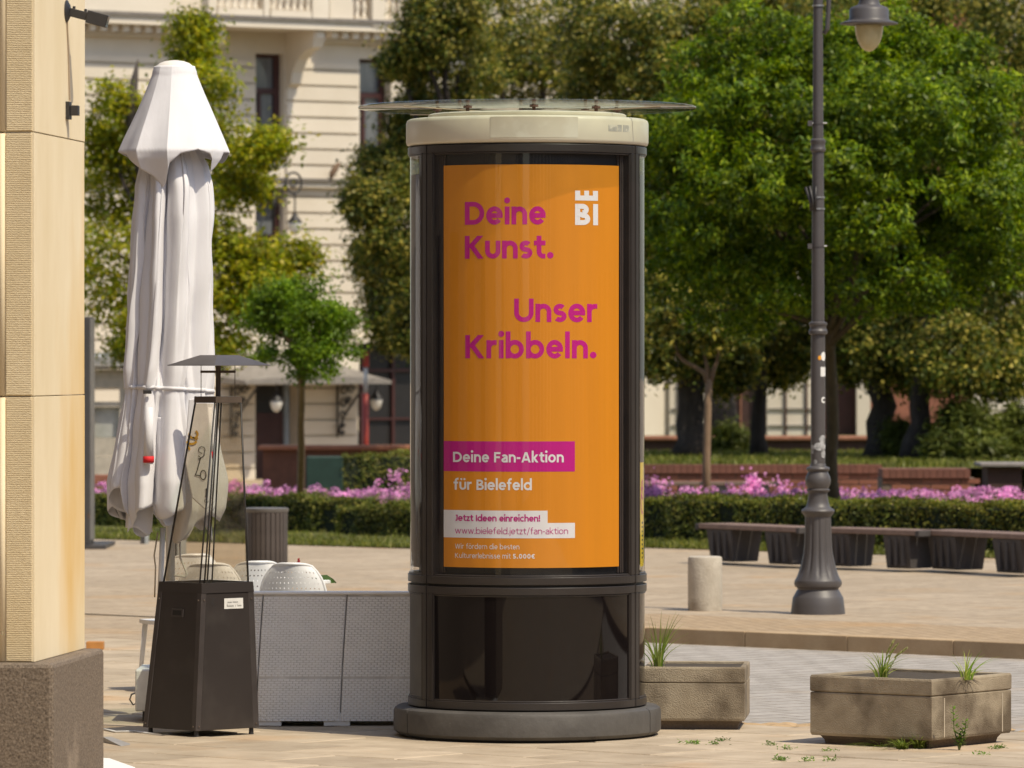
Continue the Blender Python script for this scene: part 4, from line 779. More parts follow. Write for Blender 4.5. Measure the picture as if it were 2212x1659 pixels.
MB().tube([(a.x - .002, YP - .15 + .0, .16), (a.x - .03, YP - .15, .15), (a.x - .04, YP - .15, .12), (a.x - .02, YP - .15, .09), (a.x - .002, YP - .15, .10)], .005, 8).build('ring_handle', M('steel', (.3, .29, .28), .3, metal=.9), par, smooth=True)

# ------------------------------------------------------------------ pyramid patio heater
m_ht = M('heater_brown', (.030, .024, .022), .48, scale=2, var=.12, bump=.06, bscale=220, c3=(.045, .038, .034), s3=5, t3=(.55, .8)); m_hf = M('heater_trim', (.05, .042, .040), .42); m_hood = M('heater_hood', (.085, .075, .072), .45, scale=4)
m_hg = glassmat('heater_glass', (.955, .93, .885), 1.4, .01, dirt=.05); m_lt = M('bronze_trim', (.10, .075, .058), .45)
HB = G(430, 1590); HB = Vector((P(434, 0, 30.62).x, 30.62, 0)); heat = thing('patio_heater', 'dark brown pyramid patio heater with glass sides and flat hood', 'patio heater', HB)
ha = R(-92)
def hp(r, k, z, da=0.0, off=(0, 0)): a = ha + k * math.pi / 2 + da; return Vector((HB.x + off[0] + r * math.cos(a), HB.y + off[1] + r * math.sin(a), z))
TOPO = (.028, 0)
def ring(r, z, off=(0, 0), da=0.0): return [hp(r, k, z, da, off) for k in range(4)]
def lerp_off(z): q = z / .84; return (TOPO[0] * q, 0)
zb, zt = .035, .80
MB().hexa(ring(.318, zb), ring(.262, zt, lerp_off(zt))).build('body', m_ht, heat, bevel=.004)
mb = MB(); inner = ring(.225, .846, TOPO); outer = ring(.262, .846, TOPO); ob_ = ring(.268, .79, TOPO); ib = ring(.22, .80, TOPO)
mb.v = [tuple(v) for v in ob_ + outer + inner + ib]
for k in range(4):
    j = (k + 1) % 4
    for a_, b_ in ((0, 4), (4, 8), (8, 12)): mb.f.append((a_ + k, a_ + j, b_ + j, b_ + k))
mb.build('top_tray', m_ht, heat)
for k in range(4):   # corner trims with screws
    a, b = hp(.319, k, zb + .002), hp(.263, k, zt - .01, 0, lerp_off(zt)); d = Vector((math.cos(ha + k * math.pi / 2), math.sin(ha + k * math.pi / 2), 0)); s = Vector((-d.y, d.x, 0)); e1 = (s - d).normalized(); e2 = (-s - d).normalized()
    m = MB(); w_ = .034
    m.hexa([a + d * .004, a + e1 * w_ + d * .004, a + e1 * w_ - d * .002, a - d * .002], [b + d * .004, b + e1 * w_ + d * .004, b + e1 * w_ - d * .002, b - d * .002]); m.hexa([a + d * .0042, a - d * .002, a + e2 * w_ - d * .002, a + e2 * w_ + d * .0042], [b + d * .0042, b - d * .002, b + e2 * w_ - d * .002, b + e2 * w_ + d * .0042])
    tr_ = m.build('corner_trim', m_hf, heat, fixn=True)
    for q in (.03, .95):
        for e in (e1, e2): c_ = a.lerp(b, q) + e * .022 + d * .006; MB().lathe(c_, [(.005, -.004), (.005, .004)], 8).build('screw', m_lt, tr_)
    MB().lathe(hp(.28, k, 0), [(.014, 0), (.012, .036)], 10).build('foot', m_blk, heat)
# glass chimney: top plate, four rods pairs, panes
PO = (.095, 0); zpl0, zpl1 = EYE - (871 - HY) * 30.3 / FPX, EYE - (857 - HY) * 30.3 / FPX
MB().hexa(ring(.135, zpl0, PO), ring(.133, zpl1, PO)).build('top_plate', m_lt, heat, bevel=.002)
def glr(k, da, z): q = (z - .846) / (zpl0 - .846); return hp(.235 + (.127 - .235) * q, k, z, da, (TOPO[0] + (PO[0] - TOPO[0]) * q, 0))
for k in range(4):
    for da in (.055, -.055): MB().tube([glr(k, da, .82), glr(k, da, zpl0)], .0052, 6).build('rod', m_blk, heat, smooth=True)
    j = k + 1; a0_, a1_, b0_, b1_ = glr(k, .07, .85), glr(j, -.07, .85), glr(k, .12, zpl0 - .004), glr(j, -.12, zpl0 - .004); c_ = (a0_ + a1_ + b0_ + b1_) / 4 - Vector((HB.x + .06, HB.y, 1.3)); c_.z = 0; c_ = c_.normalized() * .004
    MB().hexa([a0_, a1_, a1_ + c_, a0_ + c_], [b0_, b1_, b1_ + c_, b0_ + c_]).build('pane', m_hg, heat, fixn=True)
MB().tube([(HB.x + PO[0] * 1.0, HB.y, zpl1), (HB.x + PO[0] * 1.02, HB.y, EYE - (787 - HY) * 30.6 / FPX)], .014, 4).build('neck', m_lt, heat)
zc_ = EYE - (803 - HY) * 30.6 / FPX
for s in (-1, 1):
    e = Vector((math.cos(ha + math.pi / 4 * s + 0), math.sin(ha + math.pi / 4 * s), 0)); c_ = Vector((HB.x + PO[0], HB.y, zc_)); x_ = Vector((1, 0, 0))
    MB().tube([c_ + x_ * s * .012, c_ + x_ * s * .098], .008, 6).build('cross_arm', m_lt, heat); MB().tube([c_ + x_ * s * .094 + Z * .04, c_ + x_ * s * .094 - Z * .165], .0022, 5).build('wire', m_lt, heat)
zh0, zh1 = EYE - (790 - HY) * 30.6 / FPX, EYE - (767 - HY) * 30.6 / FPX; HO = (.10, 0)
mb = MB(); lo = ring(.288, zh0, HO); md = ring(.286, zh0 + .004, HO); tp = ring(.105, zh1, HO); un = ring(.10, zh1 - .008, HO); mb.v = [tuple(v) for v in lo + md + tp + un]
for k in range(4):
    j = (k + 1) % 4
    mb.f += [(k, j, 4 + j, 4 + k), (4 + k, 4 + j, 8 + j, 8 + k), (12 + k, 12 + j, j, k)]
mb.f += [(8, 9, 10, 11), (15, 14, 13, 12)]
mb.build('hood', m_hood, heat, fixn=True)
# grab slot, paper notice, maker's mark
def hface(k, q, z, d=.0):     # point on face between corner k and k+1
    f_ = (z - zb) / (zt - zb); r = .318 + (.262 - .318) * f_; of = lerp_off(z); a = hp(r, k, z, 0, of); b = hp(r, k + 1, z, 0, of); n_ = (a + b) / 2 - Vector((HB.x + of[0], HB.y, z)); n_.z = 0; return a.lerp(b, q) + n_.normalized() * d
def hpatch(k, q0, q1, z0, z1, d0, d1): return MB().hexa([hface(k, q0, z0, d0), hface(k, q1, z0, d0), hface(k, q1, z1, d0), hface(k, q0, z1, d0)], [hface(k, q0, z0, d1), hface(k, q1, z0, d1), hface(k, q1, z1, d1), hface(k, q0, z1, d1)])
LFc, RFc = 3, 0       # left visible face, right visible face
sl = hpatch(LFc, .36, .62, .655, .70, -.002, .006).build('grab_frame', m_hf, heat, fixn=True); hpatch(LFc, .39, .59, .664, .692, .0061, .0068).build('slot', m_liner, sl, fixn=True)
no_ = hpatch(RFc, .44, .80, .700, .758, .0012, .0022).build('paper_notice', M('paper', (.66, .65, .62), .8, var=.08, scale=20), heat, fixn=True)
def hput(k): return lambda x, y, d: hface(k, x, y, .0025 + d)
lettering('ATTENTION', .50, .75, .716, -.012, .15, m_ink, hput(RFc), no_, base=.0006); lettering('HEISS', .54, .70, .736, -.010, .15, m_ink, hput(RFc), no_, base=.0006) if False else None
mb = MB()
for (q0, q1, zz) in ((.50, .58, .737), (.60, .70, .738), (.49, .62, .717), (.65, .66, .717), (.69, .76, .717)):
    x = q0
    while x < q1: mb.add([hface(RFc, x, zz - .005, .0026), hface(RFc, x + .010, zz - .005, .0026), hface(RFc, x + .006, zz + .005, .0026)], [(0, 1, 2)]); x += .013
mb.build('print', m_ink, no_)
mb = MB(); stroke(mb, [(.24, .758), (.205, .742), (.235, .722)], .012, lambda a, b: tuple(hface(RFc, a, b, .0016))); mb.build('maker_mark', m_blk, heat)

# ------------------------------------------------------------------ white woven-look sofa, seen from behind
YS = 31.25; m_wick = M('white_wicker', (.94, .91, .86), .45, var=.02, scale=3, spec=.4); m_wick_d = M('wicker_groove', (.70, .65, .58), .8)
sx0, sx1 = P(371, 0, YS).x, P(917, 0, YS).x; zs0, zs1 = EYE - (1558 - HY) * YS / FPX, EYE - (1287 - HY) * YS / FPX
sofa = thing('wicker_sofa', 'white woven plastic sofa seen from behind between heater and column', 'sofa', ((sx0 + sx1) / 2, YS, 0))
Hs = zs1 - zs0
def sback(z): q = (z - zs0) / Hs; return YS + .02 - .10 * (1 - q) ** 2 * 0 + .13 * (q ** 1.3) - .02      # back leans away
wd = (sx1 - sx0) / 3
for k in range(3):
    x0 = sx0 + k * wd + .003; x1 = x0 + wd - .006; mb = MB(); n = 24
    for j in range(n + 1):
        z = zs0 + Hs * j / n; y = sback(z) + .012; bow = (.012 - .05 * (j / n) * 0) ; sh_ = .035 * (j / n) ** 1.3 * 1.0
        mb.v += [(x0 + sh_, y, z), (x1 + sh_, y, z), (x1 + sh_, y + .05, z), (x0 + sh_, y + .05, z)]
    for j in range(n):
        for q in range(4): a = 4 * j + q; b = 4 * j + (q + 1) % 4; mb.f.append((a, b, b + 4, a + 4))
    mb.f += [(3, 2, 1, 0), tuple(4 * n + q for q in range(4))]
    bp2 = mb.build('back_panel', m_wick_d, sofa)
    # woven strands
    rows = int(Hs / .0132); ws = MB()
    for r in range(rows):
        z = zs0 + .006 + r * .0132; q = (z - zs0) / Hs; y = sback(z); sh_ = .035 * q ** 1.3
        if abs(q - .335) < .010: continue
        x = x0 + .004 + (.0175 if r % 2 else 0) - .0175
        while x < x1 - .004:
            a, b = max(x0 + .002, x), min(x1 - .002, x + .0325)
            if b - a > .006:
                m_ = (a + b) / 2; h_ = .0053
                ws.add([(a + sh_, y + .0125, z - h_), (a + sh_, y + .0125, z + h_), (a + sh_ + .005, y + .0085, z + h_), (a + sh_ + .005, y + .0085, z - h_), (b + sh_ - .005, y + .0085, z + h_), (b + sh_ - .005, y + .0085, z - h_), (b + sh_, y + .0125, z + h_), (b + sh_, y + .0125, z - h_)],
                       [(0, 3, 2, 1), (3, 5, 4, 2), (5, 7, 6, 4), (1, 2, 4, 6), (0, 7, 5, 3)])
            x += .035
    o_ = ws.build('woven_strands', m_wick, bp2); o_['kind'] = 'stuff'
ztop = zs1
MB().box((sx0 + .035, sback(ztop) - .001, ztop + .001), (sx1 + .035, sback(ztop) + .09, ztop + .018)).build('top_rail', m_wick, sofa, bevel=.006)
MB().box((sx0 + .01, YS + .09, .26), (sx1 - .01, YS + .74, .34)).build('seat', m_wick, sofa, bevel=.01)
for x in (sx0 + .002, sx1 - .12): MB().box((x, YS + .13, .08), (x + .12, YS + .74, .58)).build('armrest', m_wick, sofa, bevel=.01)
MB().box((sx0 + .02, YS + .08, .075), (sx1 - .02, YS + .72, .258)).build('base', m_wick_d, sofa)
MB().hexa([(sx0 + .01, YS + .066, .08), (sx1 - .01, YS + .066, .08), (sx1 - .01, YS + .079, .08), (sx0 + .01, YS + .079, .08)], [(sx0 + .045, YS + .195, zs1 - .002), (sx1 + .02, YS + .195, zs1 - .002), (sx1 + .02, YS + .205, zs1 - .002), (sx0 + .045, YS + .205, zs1 - .002)]).build('back_board', m_wick_d, sofa)
for x in (sx0 + .02, sx0 + .47, sx0 + .86, sx1 - .17):
    for y in (YS + .02, YS + .58): MB().box((x, y, 0), (x + .15, y + .12, .074)).build('foot', m_wick, sofa, bevel=.004)

# ------------------------------------------------------------------ white perforated chairs
m_pl_w = M('white_plastic', (.76, .76, .75), .35, var=.03)
def chair_meshes():
    ms = {}
    def f(s, t, d=0.0):
        hw_ = .21 * (1 - max(0, (t - .35) / .65) ** 3 * .45) * (1 - .10 * (1 - t)); ang = s * .62; return (hw_ * math.sin(ang) / math.sin(.62), -.20 - .06 * t + .085 * (1 - math.cos(ang)) / (1 - math.cos(.62)) + d, .44 + .42 * (t - .06 * abs(s) ** 3.2 * max(0, t - .3)))
    mb = MB(); nx, ny = 16, 13
    for j in range(ny):
        for i in range(nx):
            s0, s1, t0, t1 = -1 + 2 * i / nx, -1 + 2 * (i + 1) / nx, j / ny, (j + 1) / ny; sm, tm = (s0 + s1) / 2, (t0 + t1) / 2
            if 1 <= i < nx - 1 and 1 <= j < ny - 1:
                o_ = [(s0, t0), (sm, t0), (s1, t0), (s1, tm), (s1, t1), (sm, t1), (s0, t1), (s0, tm)]; hs, ht = (s1 - s0) * .15, (t1 - t0) * .16
                in_ = [(sm + hs * math.cos(R(225 + 45 * k)), tm + ht * math.sin(R(225 + 45 * k))) for k in range(8)]; mb.add([f(*q) for q in o_] + [f(*q) for q in in_], [(k, (k + 1) % 8, 8 + (k + 1) % 8, 8 + k) for k in range(8)])
            else: mb.add([f(s0, t0), f(s1, t0), f(s1, t1), f(s0, t1)], [(0, 1, 2, 3)])
    me = mb.mesh('backrest', smooth=True); bm = bmesh.new(); bm.from_mesh(me); bmesh.ops.remove_doubles(bm, verts=bm.verts, dist=.0004); bmesh.ops.recalc_face_normals(bm, faces=bm.faces); bm.to_mesh(me); bm.free(); ms['backrest'] = me
    rim = [f(-1, t / 12) for t in range(13)] + [f(-1 + 2 * k / 16, 1) for k in range(1, 16)] + [f(1, 1 - t / 12) for t in range(13)]
    ms['rim'] = MB().tube(rim, .010, 8).mesh('rim', smooth=True)
    ms['back_rib'] = MB().tube([f(-.55, .0, -.012), f(-.55, .35, -.014), f(-.58, .6, -.008)], .012, 6).tube([f(.55, .0, -.012), f(.55, .35, -.014), f(.58, .6, -.008)], .012, 6).mesh('back_rib', smooth=True)
    mb = MB(); pr = [(-.20, -.19), (.20, -.19), (.23, .0), (.22, .22), (.0, .25), (-.22, .22), (-.23, .0)]; mb.hexa([(x, y, .42) for x, y in pr], [(x, y, .445) for x, y in pr]); ms['seat'] = mb.mesh('seat')
    for i, (x, y) in enumerate(((-.19, -.17), (.19, -.17), (-.19, .19), (.19, .19))): ms['leg%d' % i] = MB().tube([(x, y, .42), (x * 1.15, y * 1.2, 0)], [.018, .013], 8).mesh('leg', smooth=True)
    for me in ms.values(): me.materials.append(m_pl_w)
    return ms
CM = chair_meshes()
def place_chair(x, y, rz, label):
    t = thing('perforated_chair', label, 'chair', (x, y, 0), 'white perforated chairs behind the sofa', R(rz))
    for nme, me in CM.items():
        o_ = bpy.data.objects.new(''.join(c for c in nme if not c.isdigit()), me); COL.objects.link(o_); o_.parent = t
        if nme == 'backrest': q_ = o_.modifiers.new('t', 'SOLIDIFY'); q_.thickness = .004; q_.offset = 1; q_.use_rim = False
def cpos(x, y_top, zt=.86): Y = (EYE - zt) * FPX / (y_top - HY); return P(x, 0, Y).x, Y
YA = 32.55
for (xx, yy, rz, lab) in ((640, 32.9, -8, 'white perforated chair nearest the column, its back fully in view'), (540, 33.2, 14, 'white perforated chair half hidden behind its right-hand neighbour'), (448, 32.9, 4, 'white perforated chair showing just above the heater top'), (392, 34.4, 22, 'white perforated chair beside the parasol mast')):
    place_chair(P(xx, 0, yy).x, yy + .22, rz, lab)
# small table with a vase and a red flower among the chairs
tx = P(618, 0, 33.9).x; tb = thing('cafe_table', 'small white cafe table hidden behind the chairs', 'table', (tx, 33.95, 0))
MB().lathe((tx, 33.95, 0), [(.27, .70), (.28, .705), (.28, .72), (.27, .725)], 28).build('table_top', m_pl_w, tb); MB().lathe((tx, 33.95, 0), [(.025, .02), (.025, .70)], 12).build('column', m_wmet, tb); MB().lathe((tx, 33.95, 0), [(.2, 0), (.2, .015), (.03, .03)], 20).build('base', m_wmet, tb)
fl_ = P(645, 1232, 33.9); pl = thing('ginger_flower', 'vase with red ginger flower and long green leaves behind the chairs', 'plant', (fl_.x, 33.9, .726))
MB().lathe((fl_.x, 33.9, .726), [(.03, 0), (.04, .03), (.03, .07), (.02, .09)], 14).build('vase', m_pl_w, pl, smooth=True)
MB().tube([(fl_.x, 33.9, .81), fl_], .004, 6).build('stem', M('stem_green', (.08, .14, .03), .6), pl)
mb = MB()
for k in range(26):
    q = k / 25; a = k * 2.4; c_ = fl_ + Z * (.005 + .062 * q); r = .020 * (1 - .75 * q) + .004; d = Vector((math.cos(a), math.sin(a), .7 + q)).normalized(); s = Vector((-math.sin(a), math.cos(a), 0)); mb.add([c_, c_ + d * r * .7 + s * .006, c_ + d * r * 1.5, c_ + d * r * .7 - s * .006], [(0, 1, 2, 3)])
mb.build('flower', M('red_petal', (.35, .012, .02), .5, c2=(.55, .02, .03), scale=30), pl)
def leafblade(mb, pts, wds):
    pts = [Vector(p) for p in pts]; k0 = len(mb.v)
    for i, p in enumerate(pts):
        t_ = (pts[min(i + 1, len(pts) - 1)] - pts[max(0, i - 1)]).normalized(); s = t_.cross(Vector((0, 1, .2))).normalized(); mb.v += [tuple(p - s * wds[i] + Vector((0, -.003, 0))), tuple(p), tuple(p + s * wds[i] + Vector((0, -.003, 0)))]
    for i in range(len(pts) - 1): a = k0 + 3 * i; mb.f += [(a, a + 1, a + 4, a + 3), (a + 1, a + 2, a + 5, a + 4)]
m_lg = M('broad_leaf', (.06, .13, .02), .4, scale=8)
lb = MB(); leafblade(lb, [P(655, 1262, 33.9), P(690, 1250, 33.9), P(705, 1249, 33.9), P(718, 1255, 33.9), P(727, 1259, 33.9)], [.012, .022, .022, .014, .001]); lb.build('leaf', m_lg, pl, smooth=True)
lb = MB(); leafblade(lb, [P(512, 1262, 33.9), P(506, 1246, 33.9), P(500, 1234, 33.9), P(496, 1222, 33.9)], [.02, .022, .016, .001]); lb.build('leaf', M('dark_leaf', (.05, .045, .02), .5), pl, smooth=True)

# ------------------------------------------------------------------ things on the paving, left
tag(MB().box((P(187, 0, 39.6).x, 39.55, 0), (P(224, 0, 39.6).x, 39.68, .055)).build('wooden_board', M('orange_wood', (.45, .20, .05), .6), bevel=.004), 'short orange wooden board lying on the paving behind the pillar', 'board')
a = G(226, 1592); mb = MB(); mb.hexa([G(222, 1603), G(240, 1603), G(281, 1609), G(262, 1612)], [G(222, 1603) + Z * .028, G(240, 1600) + Z * .022, G(281, 1608) + Z * .004, G(262, 1611) + Z * .004]); tag(mb.build('cable_ramp', M('grey_metal', (.30, .28, .26), .5), fixn=True), 'thin bent grey metal plate on the paving next to the plinth', 'metal plate')
q = [G(205, 1640), G(236, 1641), G(292, 1661), G(300, 1700), G(190, 1700)]
tag(MB().hexa([v + Z * .003 for v in q], [v + Z * .008 for v in q]).build('paper_sheet', M('white_paper', (.78, .77, .75), .8, var=.03), fixn=True), 'white paper sheet on the paving at the lower left', 'paper')
tag(MB().tube([G(200, 1572) + Z * .006, G(250, 1583) + Z * .006, G(290, 1582) + Z * .006, G(350, 1590) + Z * .006, G(400, 1586) + Z * .006, G(450, 1570) + Z * .006], .006, 6).build('power_cable', m_wmet, smooth=True), 'white power cable lying on the paving under the heater', 'cable')
# litter bin
YB = 50.0; bc = Vector((P(576, 0, YB).x, YB, 0)); m_bin = M('bin_brown', (.075, .060, .052), .5, scale=5); bn = thing('litter_bin', 'round brown litter bin with vertical slats behind the white chairs', 'litter bin', bc)
bsl = MB()
bsl.box((-.019, -.012, .03), (.019, .012, .70)); bme = bsl.mesh('slat'); bme.materials.append(m_bin)
MB().lathe(bc, [(.165, 0), (.165, .70)], 32).build('liner', M('bin_liner', (.02, .018, .017), .6), bn); MB().lathe(bc, [(.193, .70), (.20, .712), (.20, .735), (.185, .74), (.16, .735)], 36).build('rim', M('bin_rim', (.13, .12, .11), .45), bn, auto=40)
for k in range(26): a = 2 * math.pi * k / 26; link('slat', bme, None, bn, loc=bc + Vector((math.cos(a) * .178, math.sin(a) * .178, 0)), rot=(0, 0, a + math.pi / 2))
# tall dark steel board seen edge-on, grey posts
bx = P(194, 0, 61.0); t = thing('steel_board', 'tall dark steel board seen edge-on behind the pillar', 'sign board', (bx.x, 61, 0)); m_st = M('dark_steel', (.055, .052, .052), .5, scale=3, c3=(.12, .06, .03), s3=4, t3=(.62, .7))
MB().box((bx.x - .05, 60.6, .05), (bx.x + .03, 61.2, EYE - (685 - HY) * 61 / FPX)).build('board', m_st, t, bevel=.005); MB().box((bx.x - .12, 60.5, 0), (bx.x + .21, 62, .048)).build('foot', m_st, t, bevel=.005); MB().box((bx.x + .032, 60.62, .1), (bx.x + .04, 61.18, EYE - (688 - HY) * 61 / FPX)).build('edge_strip', M('bright_edge', (.2, .19, .18), .4), t)
for (x0, xd, x1, yb, zt_, lab) in ((375, 383, 401, 1210, .62, 'grey metal post behind the parasol mast'), (303, 313, 320, 1176, .5, 'thin grey post on the lawn edge left of the parasol mast')):
    g_ = G(x0, yb); Y_ = g_.y; t = thing('metal_post', lab, 'post', g_); MB().box((P(x0, 0, Y_).x, Y_, 0), (P(xd, 0, Y_).x - .001, Y_ + .12, zt_)).build('dark_side', m_st, t); MB().box((P(xd, 0, Y_).x, Y_ - .005, 0), (P(x1, 0, Y_).x, Y_ + .125, zt_ + .004)).build('panel', M('pale_zinc', (.36, .38, .38), .5), t)
# grey pavilion behind the parasol
YK = 84.0; t = thing('pavilion', 'pale stone pavilion with flat roof half hidden behind the parasol', 'pavilion', (P(235, 0, YK).x, YK, 0)); m_ps = M('pale_stone', (.42, .38, .31), .8)
def kb_(x0, x1, y0, y1, a, b, nme, mt): p_, q_ = P(x0, y1, YK), P(x1, y0, YK); return MB().box((p_.x, YK + a, p_.z), (q_.x, YK + b, q_.z)).build(nme, mt, t)
kb_(150, 330, 772, 790, -.3, 2, 'roof', M('roof_grey', (.30, .29, .27), .6)); kb_(160, 320, 762, 771, .1, 1.5, 'roof_light', M('roof_pale', (.6, .6, .58), .4)); kb_(150, 330, 791, 797, -.2, 2, 'gutter', m_st); kb_(155, 325, 798, 838, 0, .4, 'beam', m_ps)
kb_(155, 200, 839, 1030, 0, .4, 'post', m_ps); kb_(258, 325, 839, 1030, 0, .4, 'post', m_ps); kb_(201, 257, 868, 878, 0, .3, 'rail', m_ps); kb_(201, 257, 879, 945, .1, .14, 'glass_panel', M('frosted_glass', (.30, .31, .28), .2, c2=(.45, .45, .42), scale=3))
kb_(201, 257, 946, 985, 0, .35, 'low_wall', m_ps); kb_(201, 257, 987, 1045, .0, .35, 'low_wall', m_ps)
t = thing('brick_edging', 'low red brick edging behind the flowers left of the parasol', 'edging', P(230, 1040, 76)); p_, q_ = P(150, 1050, 76), P(340, 1026, 76); MB().box((p_.x, 76, 0), (q_.x, 76.3, q_.z)).build('edging', m_brick, t, bevel=.01)
# terrace counter with red parasol pole in front of the building
YT = 86; m_ter = M('terrace_wood', (.34, .13, .065), .6, scale=5); t = thing('terrace_counter', 'long reddish wooden terrace counter below the iron canopy', 'counter', P(700, 1030, YT))
p_, q_ = P(568, 1100, YT), P(950, 972, YT); MB().box((p_.x, YT, 0), (q_.x, YT + .5, q_.z)).build('front', M('counter_front', (.16, .06, .03), .7), t); p_, q_ = P(558, 974, YT), P(955, 964, YT); MB().box((p_.x, YT - .12, p_.z + .015), (q_.x, YT + .55, q_.z + .015)).build('top', m_ter, t, bevel=.02)
YR = 87.2; rp = P(790, 985, YR); t = thing('folded_parasol', 'slim red pole with white sleeve standing at the terrace counter', 'parasol', (rp.x, YR, 0)); m_rp = M('red_paint', (.30, .035, .02), .5)
MB().tube([(rp.x, YR, 0), (rp.x, YR, P(0, 850, YR).z)], .05, 10).build('pole', m_rp, t, smooth=True); MB().tube([(rp.x, YR, P(0, 850, YR).z), (rp.x, YR, P(0, 793, YR).z)], .035, 10).build('sleeve', M('sleeve', (.5, .5, .48), .5), t, smooth=True)
a_ = P(784, 793, YR); b_ = P(797, 760, YR); MB().box((a_.x, YR - .05, a_.z), (b_.x, YR + .05, b_.z)).build('top_block', m_rp, t)
MB().lathe((rp.x, YR - .6, P(0, 987, YR).z - .5), [(.16, 0), (.14, .5), (.05, .62)], 14).build('base_cover', M('green_cover', (.015, .06, .045), .6), t)
p_, q_ = P(661, 1045, 76), P(742, 986, 76); tag(MB().box((p_.x, 76, 0), (q_.x, 76.5, q_.z)).build('green_crate', M('dark_green', (.012, .035, .025), .6), bevel=.02), 'dark green box in front of the terrace counter', 'box')

# ------------------------------------------------------------------ lamp post
YL = 43.2; LZ = wz(2.4); lc = Vector((P(1767, 0, YL).x, YL, LZ)); m_lamp = M('lamp_grey', (.075, .068, .068), .48, scale=3, var=.1, bump=.08, bscale=90); m_clamp = M('clamp_steel', (.5, .5, .49), .35, metal=.8)
lamp = thing('street_lamp', 'dark grey cast iron street lamp with fluted base on the pavement', 'street lamp', lc)
def LP(rows): return [(hw_ / 861, (1655 - y) / 861) for y, hw_ in rows]
prof = LP([(1655, 184), (1640, 183), (1600, 178), (1545, 171), (1535, 165), (1500, 146), (1490, 138), (1480, 140), (1470, 155), (1450, 162), (1430, 158)])
MB().lathe(lc, prof, 48, cap=False).build('foot', m_lamp, lamp, auto=35)
fl0 = LP([(1430, 157), (1400, 141), (1350, 124), (1300, 111), (1250, 101), (1200, 95), (1100, 90), (1000, 87)]); mb = MB(); NF = 96
for r, z in fl0:
    for k in range(NF): a = 2 * math.pi * k / NF; g_ = max(0, math.cos(a * 12)) ** 2; amt = .10 if fl0[1][1] < z < .745 else .0; rr = r * (1 - amt * g_); mb.v.append((lc.x + rr * math.cos(a), lc.y + rr * math.sin(a), lc.z + z))
mb.f = [(i * NF + k, i * NF + (k + 1) % NF, (i + 1) * NF + (k + 1) % NF, (i + 1) * NF + k) for i in range(len(fl0) - 1) for k in range(NF)]
mb.build('fluted_base', m_lamp, lamp, smooth=True)
prof = LP([(1000, 88), (985, 98), (975, 108), (960, 113), (948, 106), (940, 92), (930, 80), (900, 72), (850, 64), (835, 66), (826, 78), (818, 80), (810, 70), (800, 74), (780, 83), (755, 87), (730, 82), (705, 70), (695, 66), (688, 76), (676, 80), (665, 74), (658, 55), (640, 49)])
MB().lathe(lc, prof, 40, cap=False).build('moulding', m_lamp, lamp, auto=40)
def lz(ys): return EYE - (ys / 1.1302 - HY) * YL / FPX - LZ          # photo row -> height above the foot
sh = [(.056, (1655 - 645) / 861), (.0565, lz(900)), (.054, lz(818)), (.0725, lz(815)), (.074, lz(808)), (.064, lz(803)), (.064, lz(797)), (.072, lz(793)), (.072, lz(788)), (.050, lz(785)), (.048, lz(600)), (.045, lz(372)), (.058, lz(369)), (.061, lz(364)), (.055, lz(360)), (.056, lz(350)), (.062, lz(346)), (.061, lz(342)), (.042, lz(338)), (.038, lz(80)), (.034, lz(-180)), (.03, lz(-260))]
MB().lathe(lc, sh, 28).build('shaft', m_lamp, lamp, auto=30)
hx = P(2121.6 / 1.1302, 0, YL).x
cz = lambda ys: LZ + lz(ys)
MB().tube([(lc.x + .045, YL, cz(82)), (lc.x + .075, YL, cz(70)), (lc.x + .082, YL, cz(20)), (lc.x + .09, YL, cz(-60)), (lc.x + .16, YL, cz(-150)), (lc.x + .28, YL, cz(-185)), (hx - .06, YL, cz(-150)), (hx, YL, cz(-80)), (hx, YL, cz(-5))], .018, 8).build('arm', m_lamp, lamp, smooth=True)
hc = Vector((hx, YL, 0)); hd = MB().lathe(hc, [(.02, cz(-25)), (.075, cz(-14)), (.078, cz(4)), (.09, cz(12)), (.14, cz(18)), (.155, cz(24)), (.155, cz(45)), (.165, cz(50)), (.20, cz(53)), (.226, cz(56)), (.226, cz(59)), (.18, cz(61))], 40).build('lamp_hood', m_lamp, lamp, auto=40)
m_amber = M('amber_globe', (.44, .38, .20), .15, c2=(.50, .43, .24), scale=4, spec=.6)
MB().lathe(hc, [(.112, cz(59)), (.112, cz(66)), (.105, cz(84)), (.088, cz(102)), (.062, cz(116)), (.030, cz(124)), (.002, cz(126.5))], 32).build('globe', m_amber, lamp, smooth=True)
for ys in (14, 301, 482, 510, 601): MB().lathe((lc.x, YL, cz(ys)), [(.046 if ys < 340 else .053, -.006), (.046 if ys < 340 else .053, .006)], 24).build('clamp', m_clamp if ys in (14, 482, 510) else m_lamp, lamp)
for ys in (301, 601):
    MB().tube([(lc.x - .075, YL - .02, cz(ys)), (lc.x + .07, YL - .02, cz(ys))], .006, 6).build('clamp_bolt', m_clamp, lamp)
    MB().box((lc.x - .078, YL - .03, cz(ys) - .02), (lc.x - .045, YL + .03, cz(ys) + .02)).build('bracket', m_lamp, lamp)
MB().tube([(lc.x - .055, YL - .03, cz(515)), (lc.x - .06, YL - .04, cz(495)), (lc.x - .10, YL - .04, cz(457))], .012, 7).tube([(lc.x - .04, YL - .05, cz(512)), (lc.x - .045, YL - .05, cz(490)), (lc.x - .07, YL - .05, cz(455))], .012, 7).tube([(lc.x - .025, YL - .055, cz(512)), (lc.x - .02, YL - .055, cz(456))], .010, 7).build('cable_ends', m_blk, lamp, smooth=True)
m_stk = M('sticker_white', (.72, .72, .70), .6, var=.05)
